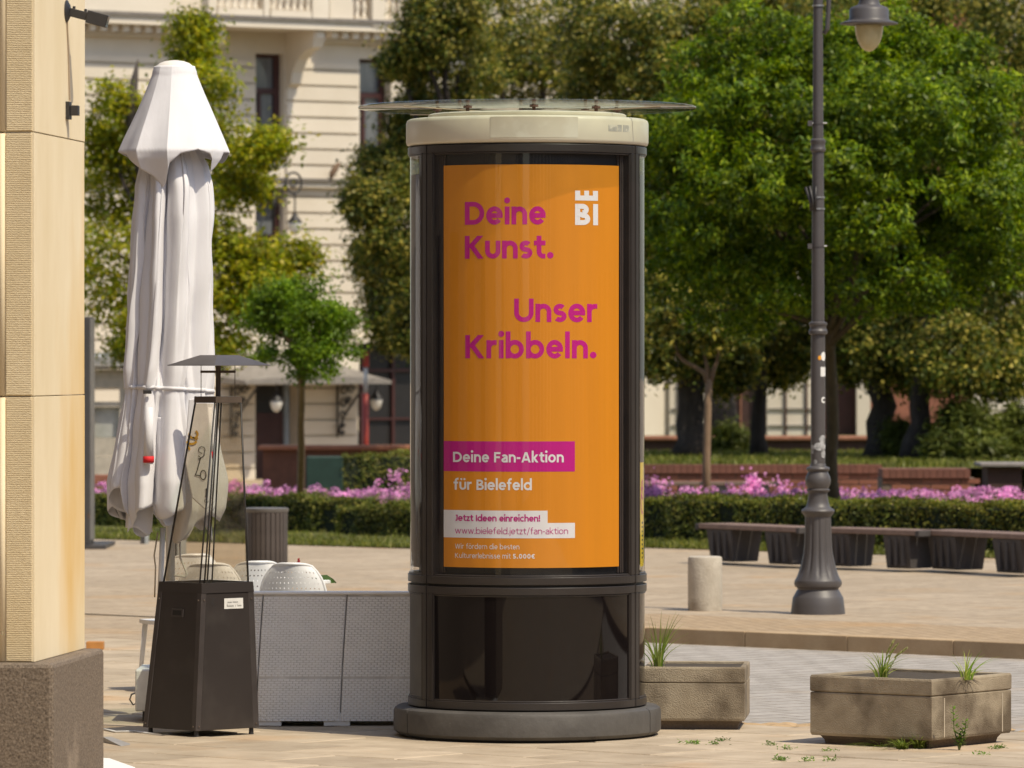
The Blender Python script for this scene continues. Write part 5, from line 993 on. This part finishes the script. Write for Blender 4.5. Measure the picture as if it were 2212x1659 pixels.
def stick(ys0, ys1, a0, a1, mat, r=.0575, nme='sticker', rnd=False):
    mb = MB(); n = 10
    for i in range(n + 1):
        a = R(a0 + (a1 - a0) * i / n); q = math.sqrt(max(0, 1 - (2 * i / n - 1) ** 2)) if rnd else 1; zm = (cz(ys0) + cz(ys1)) / 2; hh = abs(cz(ys0) - cz(ys1)) / 2 * q
        mb.v += [(lc.x + r * math.sin(a), YL - r * math.cos(a), zm - hh), (lc.x + r * math.sin(a), YL - r * math.cos(a), zm + hh)]
    mb.f = [(2 * i, 2 * i + 2, 2 * i + 3, 2 * i + 1) for i in range(n)]; mb.build(nme, mat, lamp, smooth=True)
stick(859, 881, 20, 75, m_stk, .0572, rnd=True); stick(868, 879, -4, 26, M('sticker_orange', (.7, .3, .02), .6), .0576, rnd=True); stick(896, 919, 18, 80, m_stk, .0572); stick(969, 984, 22, 70, m_stk, .0585, rnd=True); stick(973, 980, 34, 80, m_lamp, .059, rnd=True)
m_peel = M('peeled_residue', (.10, .095, .09), .7, c2=(.55, .56, .57), scale=26); stick(1080, 1100, -40, 75, m_peel, .0590, rnd=True); stick(1062, 1082, 5, 70, m_peel, .0588, rnd=True); stick(1085, 1108, -70, -35, m_peel, .0590, rnd=True); stick(1098, 1118, 20, 70, m_peel, .0588, rnd=True); stick(1122, 1133, -40, -10, m_peel, .0588, rnd=True)
# concrete bollard
YO = (EYE - LZ) * FPX / (1319 - HY); oc = Vector((P(1523, 0, YO).x, YO, LZ)); m_conc = M('pale_concrete', (.42, .37, .30), .9, c2=(.52, .47, .39), scale=9, bump=.5, bscale=60, c3=(.30, .25, .19), s3=4, t3=(.6, .75)); KO = YO / FPX
tag(MB().lathe(oc, [(36.5 * KO, 0), (37 * KO, .01), (37.2 * KO, .30), (37 * KO, 112 * KO), (35.5 * KO, 116 * KO), (31 * KO, 117.5 * KO), (.01, 118 * KO)], 40).build('bollard', m_conc, auto=35), 'short round pale concrete bollard left of the street lamp', 'bollard')

# ------------------------------------------------------------------ hexagonal concrete planters
m_pc = M('planter_concrete', (.25, .20, .135), .92, c2=(.40, .335, .24), scale=5, bump=.6, bscale=150, c3=(.12, .09, .058), s3=3.0, t3=(.47, .66), bdist=.012, detail=9)  # weathering blotches, also darkened in place of shade on the left face
def planter(corner, a_deg, sl_, sr_, ztop, label, zb=.075, lid=.09):
    """rectangular tub; 'corner' is the corner nearest the viewer, its left side leaves it at a_deg to the picture plane"""
    a = R(a_deg); p0 = Vector((corner[0], corner[1], 0)); l_ = Vector((-math.cos(a), math.sin(a), 0)) * sl_; r_ = Vector((math.sin(a), math.cos(a), 0)) * sr_
    pts = [p0, p0 + l_, p0 + l_ + r_, p0 + r_]; c = sum(pts, Vector()) / 4; t = thing('concrete_planter', label, 'planter', c, 'square concrete planters')
    def rg(f, z): return [c + (p - c) * f + Z * z for p in pts]
    zl = ztop - lid
    def ringmesh(L_):
        mb = MB(); mb.v = [tuple(v) for r in L_ for v in r]; n_ = len(L_)
        for q in range(n_ - 1):
            for k in range(4): j = (k + 1) % 4; mb.f.append((4 * q + k, 4 * q + j, 4 * q + 4 + j, 4 * q + 4 + k))
        mb.f += [(3, 2, 1, 0), tuple(4 * n_ - 4 + k for k in range(4))]; return mb
    ringmesh([rg(.985, zb), rg(1.0, zb + .015), rg(1.0, zl - .006), rg(.99, zl - .002)]).build('tub', m_pc, t, fixn=True, bevel=.004)
    ringmesh([rg(.99, zl), rg(1.003, zl + .006), rg(1.003, ztop - .012), rg(.99, ztop), rg(.90, ztop - .002), rg(.895, ztop - .05)]).build('rim', m_pc, t, fixn=True, bevel=.003)
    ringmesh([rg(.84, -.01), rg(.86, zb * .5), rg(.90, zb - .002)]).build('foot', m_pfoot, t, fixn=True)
    MB().hexa(rg(.89, ztop - .049), rg(.89, ztop - .014)).build('soil', m_soil, t, fixn=True)
    return t, c, pts
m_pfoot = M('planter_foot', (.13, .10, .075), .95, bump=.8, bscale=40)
K29 = 29.35; c1 = P(2013, 0, K29)
pl1, pc1, pts1 = planter((c1.x, K29), 37, .78, .80, EYE - (1468 - HY) * K29 / FPX, 'concrete planter at the lower right with weeds around its foot', .048)
pl2, pc2, pts2 = planter((P(1609, 0, 30.9).x, 30.9), 5, .57, .62, EYE - (1441 - HY) * 30.9 / FPX, 'concrete planter half hidden behind the advertising column', .05)
for (t, pt, sd) in ((pl1, pts1, (.15, .88)),):      # pale casting seams on the right-hand face
    a_, b_ = pt[0], pt[3]; e = (b_ - a_).normalized(); nn = Vector((e.y, -e.x, 0))
    for q in sd: MB().box((-.003, -.004, .06), (.003, .0035, .27), (e, nn, Z), a_ + (b_ - a_) * q).build('casting_seam', M('seam', (.50, .43, .33), .9), t)
m_gr2 = leafmat('planter_grass', [(.10, .17, .02), (.20, .26, .04), (.33, .34, .10)], .3); m_seed = leafmat('seed_head', [(.22, .22, .07), (.36, .34, .14)], .2)
def tuft(name, label, base, n, h, spread, lean=(0, 0), mat=m_gr2, wd=.0035, group='grass tufts growing in the planters', seeds=0):
    V, F = [], []
    for i in range(n):
        a = random.uniform(0, 6.283); r = random.uniform(0, .035); p = Vector(base) + Vector((math.cos(a) * r, math.sin(a) * r, 0)); hh = h * random.uniform(.45, 1.0); sp = spread * random.uniform(.2, 1.0); d = Vector((math.cos(a) * sp + lean[0], math.sin(a) * sp + lean[1], 0)); s = Vector((-math.sin(a), math.cos(a), 0)) if random.random() < .5 else Vector((1, 0, 0)); k0 = len(V); ns = 6
        for j in range(ns + 1):
            q = j / ns; c = p + d * (q ** 1.8) + Z * (hh * (q - .32 * (d.length / max(.05, hh)) * q ** 2.4)); ww = wd * (1 - q ** 2) + .0004; V += [c - s * ww, c + s * ww]
        F += [(k0 + 2 * j, k0 + 2 * j + 2, k0 + 2 * j + 3, k0 + 2 * j + 1) for j in range(ns)]
    mb = MB(); mb.add(V, F); o_ = tag(mb.build(name, mat, None, smooth=True), label, 'grass', group); return o_
def stalk(base, tip, name, label, group=None):
    t = thing(name, label, 'grass', base, group); b, e = Vector(base), Vector(tip); m_ = b.lerp(e, .55) + Vector((0, 0, .03)); MB().tube([b, m_, e], [.0025, .002, .0015], 5).build('stem', m_gr2, t, smooth=True)
    mb = MB(); ax = (e - m_).normalized()
    for k in range(40):
        q = k / 39; c = e - ax * .085 * q; a = random.uniform(0, 6.28); d = Vector((math.cos(a), math.sin(a), .6)).normalized(); d = (ax + d * .7).normalized(); s = d.cross(Vector((0, 1, 0))).normalized(); mb.add([c, c + d * .008 + s * .003, c + d * .018, c + d * .008 - s * .003], [(0, 1, 2, 3)])
    mb.build('seed_head', m_seed, t)
zt1 = EYE - (1468 - HY) * K29 / FPX - .016; zt2 = EYE - (1441 - HY) * 30.9 / FPX - .016
tuft('grass_tuft', 'tall green grass tuft in the planter beside the column', (P(1422, 0, 31.05).x, 31.05, zt2), 46, .36, .20, wd=.0032)
tuft('grass_tuft', 'left grass tuft with seed heads in the lower right planter', (P(1905, 0, 29.75).x, 29.75, zt1), 34, .20, .20)
tuft('grass_tuft', 'right grass tuft leaning over in the lower right planter', (P(2088, 0, 29.6).x, 29.6, zt1), 30, .20, .16, (.05, 0))
for (bx_, tx_, ty_, lab) in ((1908, 1938, 1393, 'tallest grass stalk with seed head in the lower right planter'), (1910, 1958, 1402, 'grass stalk with drooping seed head in the lower right planter'), (1902, 1930, 1386, 'pale grass stalk with seed head in the lower right planter')):
    stalk(P(bx_, 0, 29.75) * Vector((1, 1, 0)) + Z * zt1 if False else Vector((P(bx_, 0, 29.75).x, 29.75, zt1)), P(tx_, ty_, 29.75), 'grass_stalk', lab)
# leafy weed and grasses at the planter's foot
wb = G(2072, 1621); t = thing('leafy_weed', 'upright leafy weed growing at the foot of the lower right planter', 'weed', wb); m_wl = leafmat('weed_leaf', [(.07, .14, .02), (.14, .22, .035)], .25); m_ws = M('weed_stem', (.12, .15, .04), .7)
for (dx, dz, ln) in ((-.035, .235, .0), (.035, .165, .03), (.005, .10, .0)):
    top = wb + Vector((dx, -.02, dz)); st_ = MB().tube([wb, wb.lerp(top, .5) + Vector((dx * .3, 0, 0)), top], [.004, .003, .002], 5).build('stem', m_ws, t); mb = MB()
    for k in range(26):
        q = .18 + .82 * k / 25; c = wb.lerp(top, q); a = k * 2.4; d = Vector((math.cos(a), math.sin(a) * .8, .45)).normalized(); L_ = .045 * (1.15 - .6 * q); s = d.cross(Z).normalized(); mb.add([c, c + d * L_ * .5 + s * .009 - Z * .002, c + d * L_, c + d * L_ * .5 - s * .009 - Z * .002], [(0, 1, 2, 3)])
    mb.build('leaves', m_wl, t)
tuft('grass_tuft', 'dense low grass along the foot of the lower right planter', G(1950, 1618), 60, .10, .18, (-.04, -.02), m_gr2, .003, 'grasses at the foot of the planter')
tuft('grass_tuft', 'bright grass clump in front of the lower right planter corner', G(1985, 1617), 70, .11, .10, (.0, -.02), m_gr2, .003, 'grasses at the foot of the planter')
tuft('grass_tuft', 'sparse grass at the left foot of the lower right planter', G(1895, 1612), 30, .07, .16, (-.08, -.02), m_gr2, .0025, 'grasses at the foot of the planter')
Cs = []
for (x, y) in ((1490, 1606), (1500, 1607), (1545, 1608), (1560, 1600), (1665, 1609), (1680, 1641), (1690, 1643), (1745, 1642), (1795, 1642), (1790, 1623), (1880, 1600), (2150, 1618), (2160, 1616), (2120, 1630), (1700, 1618)):
    b = np.array(G(x, y)); k = 30; Cs.append(b + rng.normal(0, 1, (k, 3)) * np.array([.022, .03, .006]) + np.array([0, 0, .008]))
V, F = leafquads(np.concatenate(Cs), np.tile([0, 0, 1.0], (30 * len(Cs), 1)), .022, .008); o_ = link('paving_weeds', arrmesh('paving_weeds', V, F), m_wl); tag(o_, 'tiny green weeds in the paving joints', None, None, 'stuff')

# ------------------------------------------------------------------ stone benches along the flower bed
m_bs = M('bench_stone', (.060, .052, .049), .8, scale=6, bump=.3); m_bt = M('bench_plank', (.17, .11, .085), .7, c2=(.23, .155, .12), scale=10, objrand=.1)
def bench(name, label, c, ang, L, H, W=.42, z=0.0, planks=3, group='low benches beside the hedge'):
    t = thing(name, label, 'bench', (c[0], c[1], z), group); e = Vector((math.cos(ang), math.sin(ang), 0)); nn = Vector((e.y, -e.x, 0)); o_ = Vector((c[0], c[1], z)); ax = (e, nn, Z)
    for s in (-1, 1):
        x0 = s * L * .30; mb = MB(); hl = L * .13
        bot = [o_ + e * (x0 + a * hl * .92) + nn * (b * W * .36) for a, b in ((-1, 1), (1, 1), (1, -1), (-1, -1))]; top = [o_ + e * (x0 + a * hl) + nn * (b * W * .46) + Z * (H - .05) for a, b in ((-1, 1), (1, 1), (1, -1), (-1, -1))]; mb.hexa(bot, top)
        sp_ = mb.build('support', m_bs, t, fixn=True, bevel=.008)
        for q in (-.5, 0, .5): MB().box((x0 + q * hl - .018, W * .36, .03), (x0 + q * hl + .018, W * .47, H - .08), ax, o_).build('rib', m_bs, sp_, fixn=True)
    for k in range(planks):
        w_ = W / planks; b0 = -W / 2 + k * w_ + .006; MB().box((-L / 2, b0, H - .048), (L / 2, b0 + w_ - .012, H), ax, o_).build('plank', m_bt, t, bevel=.006, fixn=True)
    for s in (-1, 1): MB().box((s * L * .5 - .0 if s > 0 else -L * .5 - .05, -W / 2, H - .06), (s * L * .5 + .05 if s > 0 else -L * .5, W / 2, H - .001), ax, o_).build('end_cap', m_bs, t, bevel=.006, fixn=True)
    return t
bang = math.atan2(U.y, U.x)
for (xa, ya, xb, yb, lab) in ((1522, 1211, 1738, 1222, 'bench left of the street lamp, partly behind the concrete bollard'), (1770, 1222, 1990, 1230, 'middle bench behind the street lamp'), (2000, 1228, 2240, 1241, 'bench running out of the picture on the right')):
    A_, B_ = G(xa, ya, .1), G(xb, yb, .1); e = B_ - A_; c = (A_ + B_) / 2 + Vector((.1, .15, 0)); bench('park_bench', lab, c, math.atan2(e.y, e.x), e.length * .98, (1216 - 1140) * 56 / FPX + .01, z=.1)
for (x, lab) in ((1440, 'dark bench against the brick wall right behind the column'), (1600, 'dark bench against the brick wall beside the thin tree trunk')):
    c = P(x, 0, 70.9); bench('wall_bench', lab, (c.x, 70.9), 0.0, .85, .42, .36, .1, group='dark benches along the brick wall')
tq = P(2190, 1010, 68); t = thing('stone_table', 'grey stone slab table at the right end behind the flowers', 'table', (tq.x, 68, 0)); MB().box((P(2115, 0, 68).x, 67.8, P(0, 1008, 68).z), (P(2300, 0, 68).x, 68.8, P(0, 1000, 68).z)).build('slab', M('grey_slab', (.25, .22, .20), .8), t, bevel=.01); MB().box((P(2132, 0, 68).x, 67.9, 0), (P(2206, 0, 68).x, 68.7, P(0, 1008, 68).z - .002)).build('base', m_dwall, t)

# ------------------------------------------------------------------ hedges, flowers
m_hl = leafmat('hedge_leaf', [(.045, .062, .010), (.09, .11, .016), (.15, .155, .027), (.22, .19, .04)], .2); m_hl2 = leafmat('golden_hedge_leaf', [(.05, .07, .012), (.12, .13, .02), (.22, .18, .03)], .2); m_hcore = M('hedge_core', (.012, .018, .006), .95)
def hedge(label, x0, x1, ybase, h, depth, z=0.0, mat=m_hl, n=9000, Y=None, ang=None):
    if Y: A_, B_ = Vector((P(x0, 0, Y).x, Y, z)), Vector((P(x1, 0, Y).x, Y, z))
    else:
        A_ = G(x0, ybase, z); B_ = Vector((P(x1, 0, A_.y).x, A_.y, z))
        if ang is None: k = (B_.x - A_.x) * U.y / U.x; Yb = A_.y + k; B_ = Vector((P(x1, 0, Yb).x, Yb, z))
    e = (B_ - A_); L = e.length; e.normalize(); nn = Vector((-e.y, e.x, 0)); c = (A_ + B_) / 2 + nn * depth / 2; t = thing('hedge', label, 'hedge', c, 'clipped hedges round the flower beds'); ax = (e, nn, Z)
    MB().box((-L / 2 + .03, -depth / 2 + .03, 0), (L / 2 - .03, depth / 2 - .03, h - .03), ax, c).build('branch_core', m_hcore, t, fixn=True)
    C, N = boxleaves(c, ax, (L, depth, h), n); V, F = leafquads(C, N, .045, .026); link('foliage', arrmesh('foliage', V - np.array(c), F), mat, t)
    return t
hedge('dark clipped hedge right of the column, behind the bollard and lamp', 1380, 1945, 1168, .46, .8, .1, m_hl, 16000)
hedge('yellowish clipped hedge behind the benches at the right edge', 1938, 2290, 1188, .47, .9, .1, m_hl2, 11000)
hedge('nearer clipped hedge just left of the column', 728, 930, 1161, .355, .9, .0, m_hl, 9000)
hedge('clipped hedge behind the small round tree', 470, 735, 1150, .42, .7, .0, m_hl, 9000)
hedge('taller hedge behind the pink flowers beside the terrace counter', 738, 960, 0, .77, .6, .0, m_hl, 6000, Y=76)
hedge('dark hedge between the pillar and the parasol', 150, 345, 1140, .40, .7, .0, m_hl, 7000)
m_pet = leafmat('pink_petal', [(.47, .16, .36), (.60, .25, .48), (.71, .38, .60)], .25); m_fl = leafmat('flower_leaf', [(.05, .08, .015), (.11, .14, .03), (.18, .16, .05)], .2)
def flowerbed(label, pts, n, top):
    A_ = np.array(pts); i = rng.integers(0, len(A_), n); q = rng.uniform(0, 1, (n, 1)); u = rng.uniform(0, 1, (n, 1)); a, b, d = A_[i, 0], A_[i, 1], A_[i, 2]
    p = a + (b - a) * q + (d - a) * u; hgt = (top * (.80 + .16 * np.sin(p[:, 0] * 3.1) * np.sin(p[:, 1] * 2.3) + rng.normal(0, .085, n)))
    base = p.copy(); p[:, 2] += hgt
    keep = rng.uniform(0, 1, n) < .62 + .33 * np.sin(p[:, 0] * 2.3 + 1) * np.sin(p[:, 0] * .9 + p[:, 1] * 1.7); pf_ = p[keep]; m_ = 16; C = pf_[:, None, :] + unit(rng.normal(0, 1, (len(pf_) * m_, 3))).reshape(-1, m_, 3) * np.array([.05, .05, .035]); Nn = (C - pf_[:, None, :]).reshape(-1, 3) + np.array([0, -.02, .03])
    V, F = leafquads(C.reshape(-1, 3), Nn * 20, .034, .032); o_ = link('phlox_flowers', arrmesh('phlox_flowers', V, F), m_pet); tag(o_, label, None, None, 'stuff')
    k = 26; C = base[:, None, :] + np.stack([rng.normal(0, .06, (n, k)), rng.normal(0, .06, (n, k)), rng.uniform(.03, 1, (n, k)) * hgt[:, None] * .93], 2); V, F = leafquads(C.reshape(-1, 3), np.tile([0, -.4, .6], (n * k, 1)), .07, .022); o_ = link('phlox_leaves', arrmesh('phlox_leaves', V, F), m_fl); o_['kind'] = 'stuff'
def bedquad(x0, x1, Y0, Y1, z=0.0): a = P(x0, 0, Y0); b = P(x1, 0, Y0); return ((a.x, Y0, z), (b.x, Y0 + (b.x - a.x) * -.45, z), (a.x, Y1, z))
flowerbed('pink phlox flowers in bloom right of the column', [bedquad(1370, 2320, 64.6, 67.3, .1)], 900, .45)
flowerbed('pink phlox flowers in bloom left of the column', [bedquad(120, 980, 70.5, 73.0, .0)], 800, .46)
C = np.concatenate([np.array(P(x, y, 66)) + rng.normal(0, 1, (k, 3)) * np.array([.06, .05, .06]) for (x, y, k) in ((1628, 1040, 90), (1622, 1052, 60), (1692, 1052, 60), (1410, 1046, 40), (1425, 1052, 40), (858, 1030, 60))]); V, F = leafquads(C, np.tile([0, -.6, .6], (len(C), 1)), .04, .035); o_ = link('tall_phlox', arrmesh('tall_phlox', V, F), m_pet); tag(o_, 'taller phlox heads standing above the flower bed', None, None, 'stuff')

# ------------------------------------------------------------------ trees
m_bark = M('bark_dark', (.030, .022, .017), .95, c2=(.055, .042, .033), scale=12, stretch=(1, 1, .25), bump=.9, bscale=25, bdist=.03); m_barkl = M('bark_light', (.20, .13, .075), .9, c2=(.27, .18, .11), scale=14, stretch=(1, 1, .3), bump=.5)
L_rob = leafmat('robinia_leaf', [(.032, .066, .004), (.070, .125, .006), (.135, .195, .008), (.25, .30, .012)], .24); L_ball = leafmat('young_leaf', [(.05, .10, .007), (.10, .165, .010), (.18, .25, .015)], .28)
L_lin = leafmat('linden_leaf', [(.028, .048, .006), (.055, .08, .009), (.10, .115, .015), (.21, .19, .03), (.40, .32, .06)], .24); L_yel = leafmat('yellowing_leaf', [(.085, .12, .008), (.165, .19, .010), (.26, .265, .014), (.36, .29, .02)], .38); L_jun = leafmat('juniper_leaf', [(.05, .07, .012), (.09, .11, .018), (.13, .14, .025)], .2)
def limb(mb, a, b, r0, r1, n=6, sag=.08):
    a, b = Vector(a), Vector(b); d = b - a; pts = [a.lerp(b, k / n) + Vector((random.gauss(0, .02), random.gauss(0, .02), 0)) * d.length * (0 if k in (0,) else 1) + Z * d.length * sag * math.sin(math.pi * k / n) for k in range(n + 1)]; mb.tube(pts, [r0 + (r1 - r0) * k / n for k in range(n + 1)], 8)
def tree(name, label, base, trunk_top, r0, r1, blobs, leaf, lm, clumps=60, per=42, cr=.26, bark=m_bark, group='trees round the square', shell=(.55, 1.05), lw=.55, flare=1.5, droop=.3):
    base, trunk_top = Vector(base), Vector(trunk_top); t = thing(name, label, 'tree', base, group); mb = MB(); n = 8
    pts = [base.lerp(trunk_top, k / n) + Vector((random.gauss(0, r0 * .15), random.gauss(0, r0 * .15), 0)) * (1 if 0 < k < n else 0) for k in range(n + 1)]; rs = [(r0 + (r1 - r0) * k / n) * (flare if k == 0 else (1 + (flare - 1) * .25 if k == 1 else 1)) for k in range(n + 1)]; mb.tube(pts, rs, 14); tk = mb.build('trunk', bark, t, smooth=True)
    lb = MB()
    for (c, rx, ry, rz) in blobs[:12]: limb(lb, pts[-1] - Z * random.uniform(0, .3) * (trunk_top - base).length * .3, Vector(c), r1 * .6, r1 * .12)
    lb.build('limbs', bark, t, smooth=True)
    C, N = blobleaves(blobs, clumps, per, cr, shell); V, F = leafquads(C, N, leaf, leaf * lw, droop); link('crown', arrmesh('crown', V - np.array(base), F), lm, t); return t
def pb(x, y, Y, r, sq=1.0, dp=1.0): k = Y / FPX; return (tuple(P(x, y, Y)), r * k, r * k * dp, r * k * sq)
# the big round robinia: a dome of many overlapping sprays
YG = 61.5; cen = P(1818, 415, YG); bl = []
for k in range(150):
    d = unit(rng.normal(0, 1, (1, 3)))[0]
    if d[2] < -.72: continue
    f_ = rng.choice([.72, .84, .96], p=[.25, .4, .35]) + rng.normal(0, .03); lump = 1 + .07 * math.sin(d[0] * 5 + 1) * math.sin(d[2] * 6 + d[1] * 3); q = rng.uniform(.7, 1.35)
    bl.append((tuple(np.array(cen) + d * f_ * lump * np.array([2.1, 2.1, 1.96])),   .44 * q, .44 * q, .25 * q))
bl += [(tuple(np.array(cen) + rng.normal(0, .5, 3)), 1.0, 1.0, .9) for k in range(6)]
tree('robinia_tree', 'large bright green round-headed tree behind the street lamp', G(1802, 1152, .1), P(1795, 700, YG), .085, .065, bl, .082, L_rob, clumps=26, per=46, cr=.13, bark=M('bark_mid', (.07, .05, .032), .95, c2=(.11, .08, .05), scale=14, stretch=(1, 1, .25), bump=.8, bscale=30), shell=(.45, 1.1), lw=.36, droop=.6)
YQ = 65.0; cen = P(650, 712, YQ); bl = []
for k in range(74): d = unit(rng.normal(0, 1, (1, 3)))[0]; f_ = rng.uniform(.4, 1.0) * (1 + .12 * math.sin(d[0] * 4 + 2) * math.cos(d[2] * 3)); q = rng.uniform(.7, 1.3); bl.append((tuple(np.array(cen) + d * f_ * np.array([.72, .68, .66])), .15 * q, .15 * q, .10 * q))
tree('round_tree', 'small round-headed bright green tree left of the column', G(650, 1141), P(650, 780, YQ), .048, .042, bl, .062, L_ball, clumps=10, per=22, cr=.12, bark=m_barkl, shell=(.3, 1.1), lw=.42, flare=1.25, droop=1.0)
YV = 77.0
tree('maple_tree', 'tall yellowing tree behind the parasol', (P(345, 0, YV).x, YV, 0), P(350, 620, YV), .13, .10, [pb(*b[:2], YV + random.uniform(-.6, .6), b[2], .85) for b in ((250, 230, 62), (222, 310, 60), (270, 330, 66), (230, 420, 85), (310, 470, 80), (230, 540, 85), (250, 640, 95), (330, 690, 85), (420, 60, 32), (415, 120, 52), (440, 200, 58), (450, 290, 66), (480, 370, 70), (440, 460, 70), (500, 540, 55), (560, 570, 55), (640, 560, 45), (520, 640, 60), (450, 610, 80), (590, 305, 20), (555, 330, 26), (540, 400, 34), (560, 625, 50), (300, 740, 60), (480, 740, 50))], .085, L_yel, clumps=36, per=40, cr=.27, shell=(.15, 1.08))
p_ = P(285, 260, YV - .5); MBd = MB(); MBd.tube([P(286, 330, YV - .5), P(283, 220, YV - .5), P(291, 170, YV - .5), P(298, 128, YV - .5)], [.10, .085, .05, .012], 8); t_ = thing('dead_branch', 'bare grey dead branch sticking up left of the parasol', 'branch', P(286, 330, YV - .5)); MBd.build('branch', M('dead_wood', (.08, .065, .055), .9), t_, smooth=True)
def linden(label, xb, xt, yt, r, blobs, Y, lm=L_lin, clumps=120, per=58, z=TZ, leaf=.08, r1=None): return tree('linden_tree', label, (P(xb, 0, Y).x, Y, z), P(xt, yt, Y), r, r1 or r * .8, [pb(a, b, Y + random.uniform(-.8, 1.6), c, .9) for a, b, c in blobs], leaf, lm, clumps, per, .24, shell=(.5, 1.08))
linden('olive green linden between the building and the column', 985, 980, 600, .2, [(960, 10, 85), (930, 75, 62), (985, 160, 105), (905, 265, 62), (870, 135, 26), (930, 350, 110), (840, 380, 72), (800, 440, 48), (880, 500, 100), (825, 560, 52), (860, 640, 78), (950, 640, 110), (915, 715, 48), (855, 715, 36), (1010, 480, 120)], 84, z=0, clumps=115)
linden('dark linden with the thick trunk just right of the column', 1493, 1495, 700, .21, [(1420, 740, 85), (1450, 640, 110), (1390, 560, 100), (1400, 420, 110), (1560, 790, 62), (1560, 650, 110), (1440, 290, 120), (1340, 200, 120), (1330, 60, 130), (1460, 120, 120), (1480, 470, 130)], 79)
linden('dark slender linden behind the thin pale trunk', 1640, 1640, 640, .10, [(1680, 770, 62), (1640, 700, 80), (1740, 720, 80), (1600, 540, 120), (1620, 60, 140), (1760, 20, 120), (1700, 400, 140)], 80)
linden('dark linden with the thick trunk right of the street lamp', 1903, 1905, 690, .19, [(1850, 760, 70), (1920, 740, 85), (1890, 640, 110), (1900, 30, 140), (2030, 60, 130), (1950, 450, 150)], 78)
linden('dark leaning linden at the right edge', 1975, 2005, 690, .155, [(1985, 790, 62), (2060, 770, 85), (2150, 790, 72), (2210, 760, 90), (2120, 660, 130), (2180, 480, 150), (2140, 200, 150), (2210, 60, 150), (2230, 330, 140)], 77)
linden('linden crown rising behind the column top', 1150, 1150, 500, .22, [(1060, 60, 130), (1180, 60, 150), (1100, 210, 140), (1230, 230, 150), (1060, 380, 130), (1200, 420, 160), (1150, 620, 150), (1300, 400, 130)], 90, z=0, clumps=95)
linden('far linden filling the gap behind the trees on the right', 1560, 1560, 300, .25, [(1500, 20, 180), (1700, 150, 190), (1900, 200, 190), (2100, 330, 190), (1600, 330, 190), (1800, 450, 200), (2050, 560, 180), (1450, 480, 180), (2250, 180, 190)], 94, z=0, leaf=.14, clumps=80, per=34)
YW = 66.5; t = thing('forked_tree', 'thin pale forked tree trunk standing in the flower bed', 'tree', G(1527, 1142, .1), 'trees round the square'); b_ = Vector((P(1527, 0, YW).x, YW, .1)); t.location = b_
mb = MB(); mb.tube([b_, P(1526, 1000, YW), P(1529, 880, YW), P(1531, 820, YW)], [.058, .05, .046, .046], 10); mb.tube([P(1531, 835, YW), P(1522, 805, YW), P(1500, 792, YW), P(1475, 778, YW), P(1462, 762, YW), P(1460, 735, YW)], [.04, .034, .028, .024, .022, .016], 8); mb.tube([P(1531, 835, YW), P(1541, 800, YW), P(1549, 780, YW), P(1553, 750, YW)], [.036, .028, .022, .014], 8); mb.tube([P(1531, 828, YW), P(1527, 790, YW), P(1520, 760, YW)], [.03, .022, .012], 8); mb.build('trunk', m_barkl, t, smooth=True)
C, N = blobleaves([pb(1460, 700, YW, 60, .6), pb(1550, 720, YW, 60, .6), pb(1500, 660, YW, 70, .6)], 26, 26, .2, (.2, 1.1)); V, F = leafquads(C, N, .10, .05); link('crown', arrmesh('crown', V - np.array(b_), F), L_lin, t)
def shrub(name, label, blobs, lm, leaf, n, base):
    t = thing(name, label, 'shrub', base, 'shrubs on the terrace'); C, N = blobleaves(blobs, n, 34, .16, (.3, 1.1), .9); V, F = leafquads(C, N, leaf, leaf * .22); link('foliage', arrmesh('foliage', V - np.array(base), F), lm, t); mb = MB()
    for (c, rx, ry, rz) in blobs[:6]: limb(mb, base, c, .03, .01)
    mb.build('stems', m_bark, t)
YJ = 76.0
shrub('juniper_shrub', 'spreading green juniper right of the leaning trunk', [pb(2050, 960, YJ, 45), pb(2100, 930, YJ, 52), pb(2160, 950, YJ + .3, 60), pb(2210, 930, YJ + .5, 55), pb(2120, 985, YJ - .2, 48), pb(2070, 905, YJ, 28), pb(2035, 985, YJ, 30), pb(2190, 990, YJ, 45)], L_jun, .12, 80, Vector((P(2120, 0, YJ).x, YJ, TZ)))
shrub('small_shrub', 'small green shrub between the dark trunks on the right', [pb(1945, 960, 77.5, 30), pb(1950, 985, 77.5, 26), pb(1940, 935, 77.5, 20)], L_jun, .10, 50, Vector((P(1945, 0, 77.5).x, 77.5, TZ)))
shrub('young_shrub', 'small shrub against the brown doors behind the forked tree', [pb(1575, 940, 83, 24), pb(1590, 955, 83, 26), pb(1560, 965, 83, 20)], L_jun, .10, 34, Vector((P(1578, 0, 83).x, 83, TZ)))
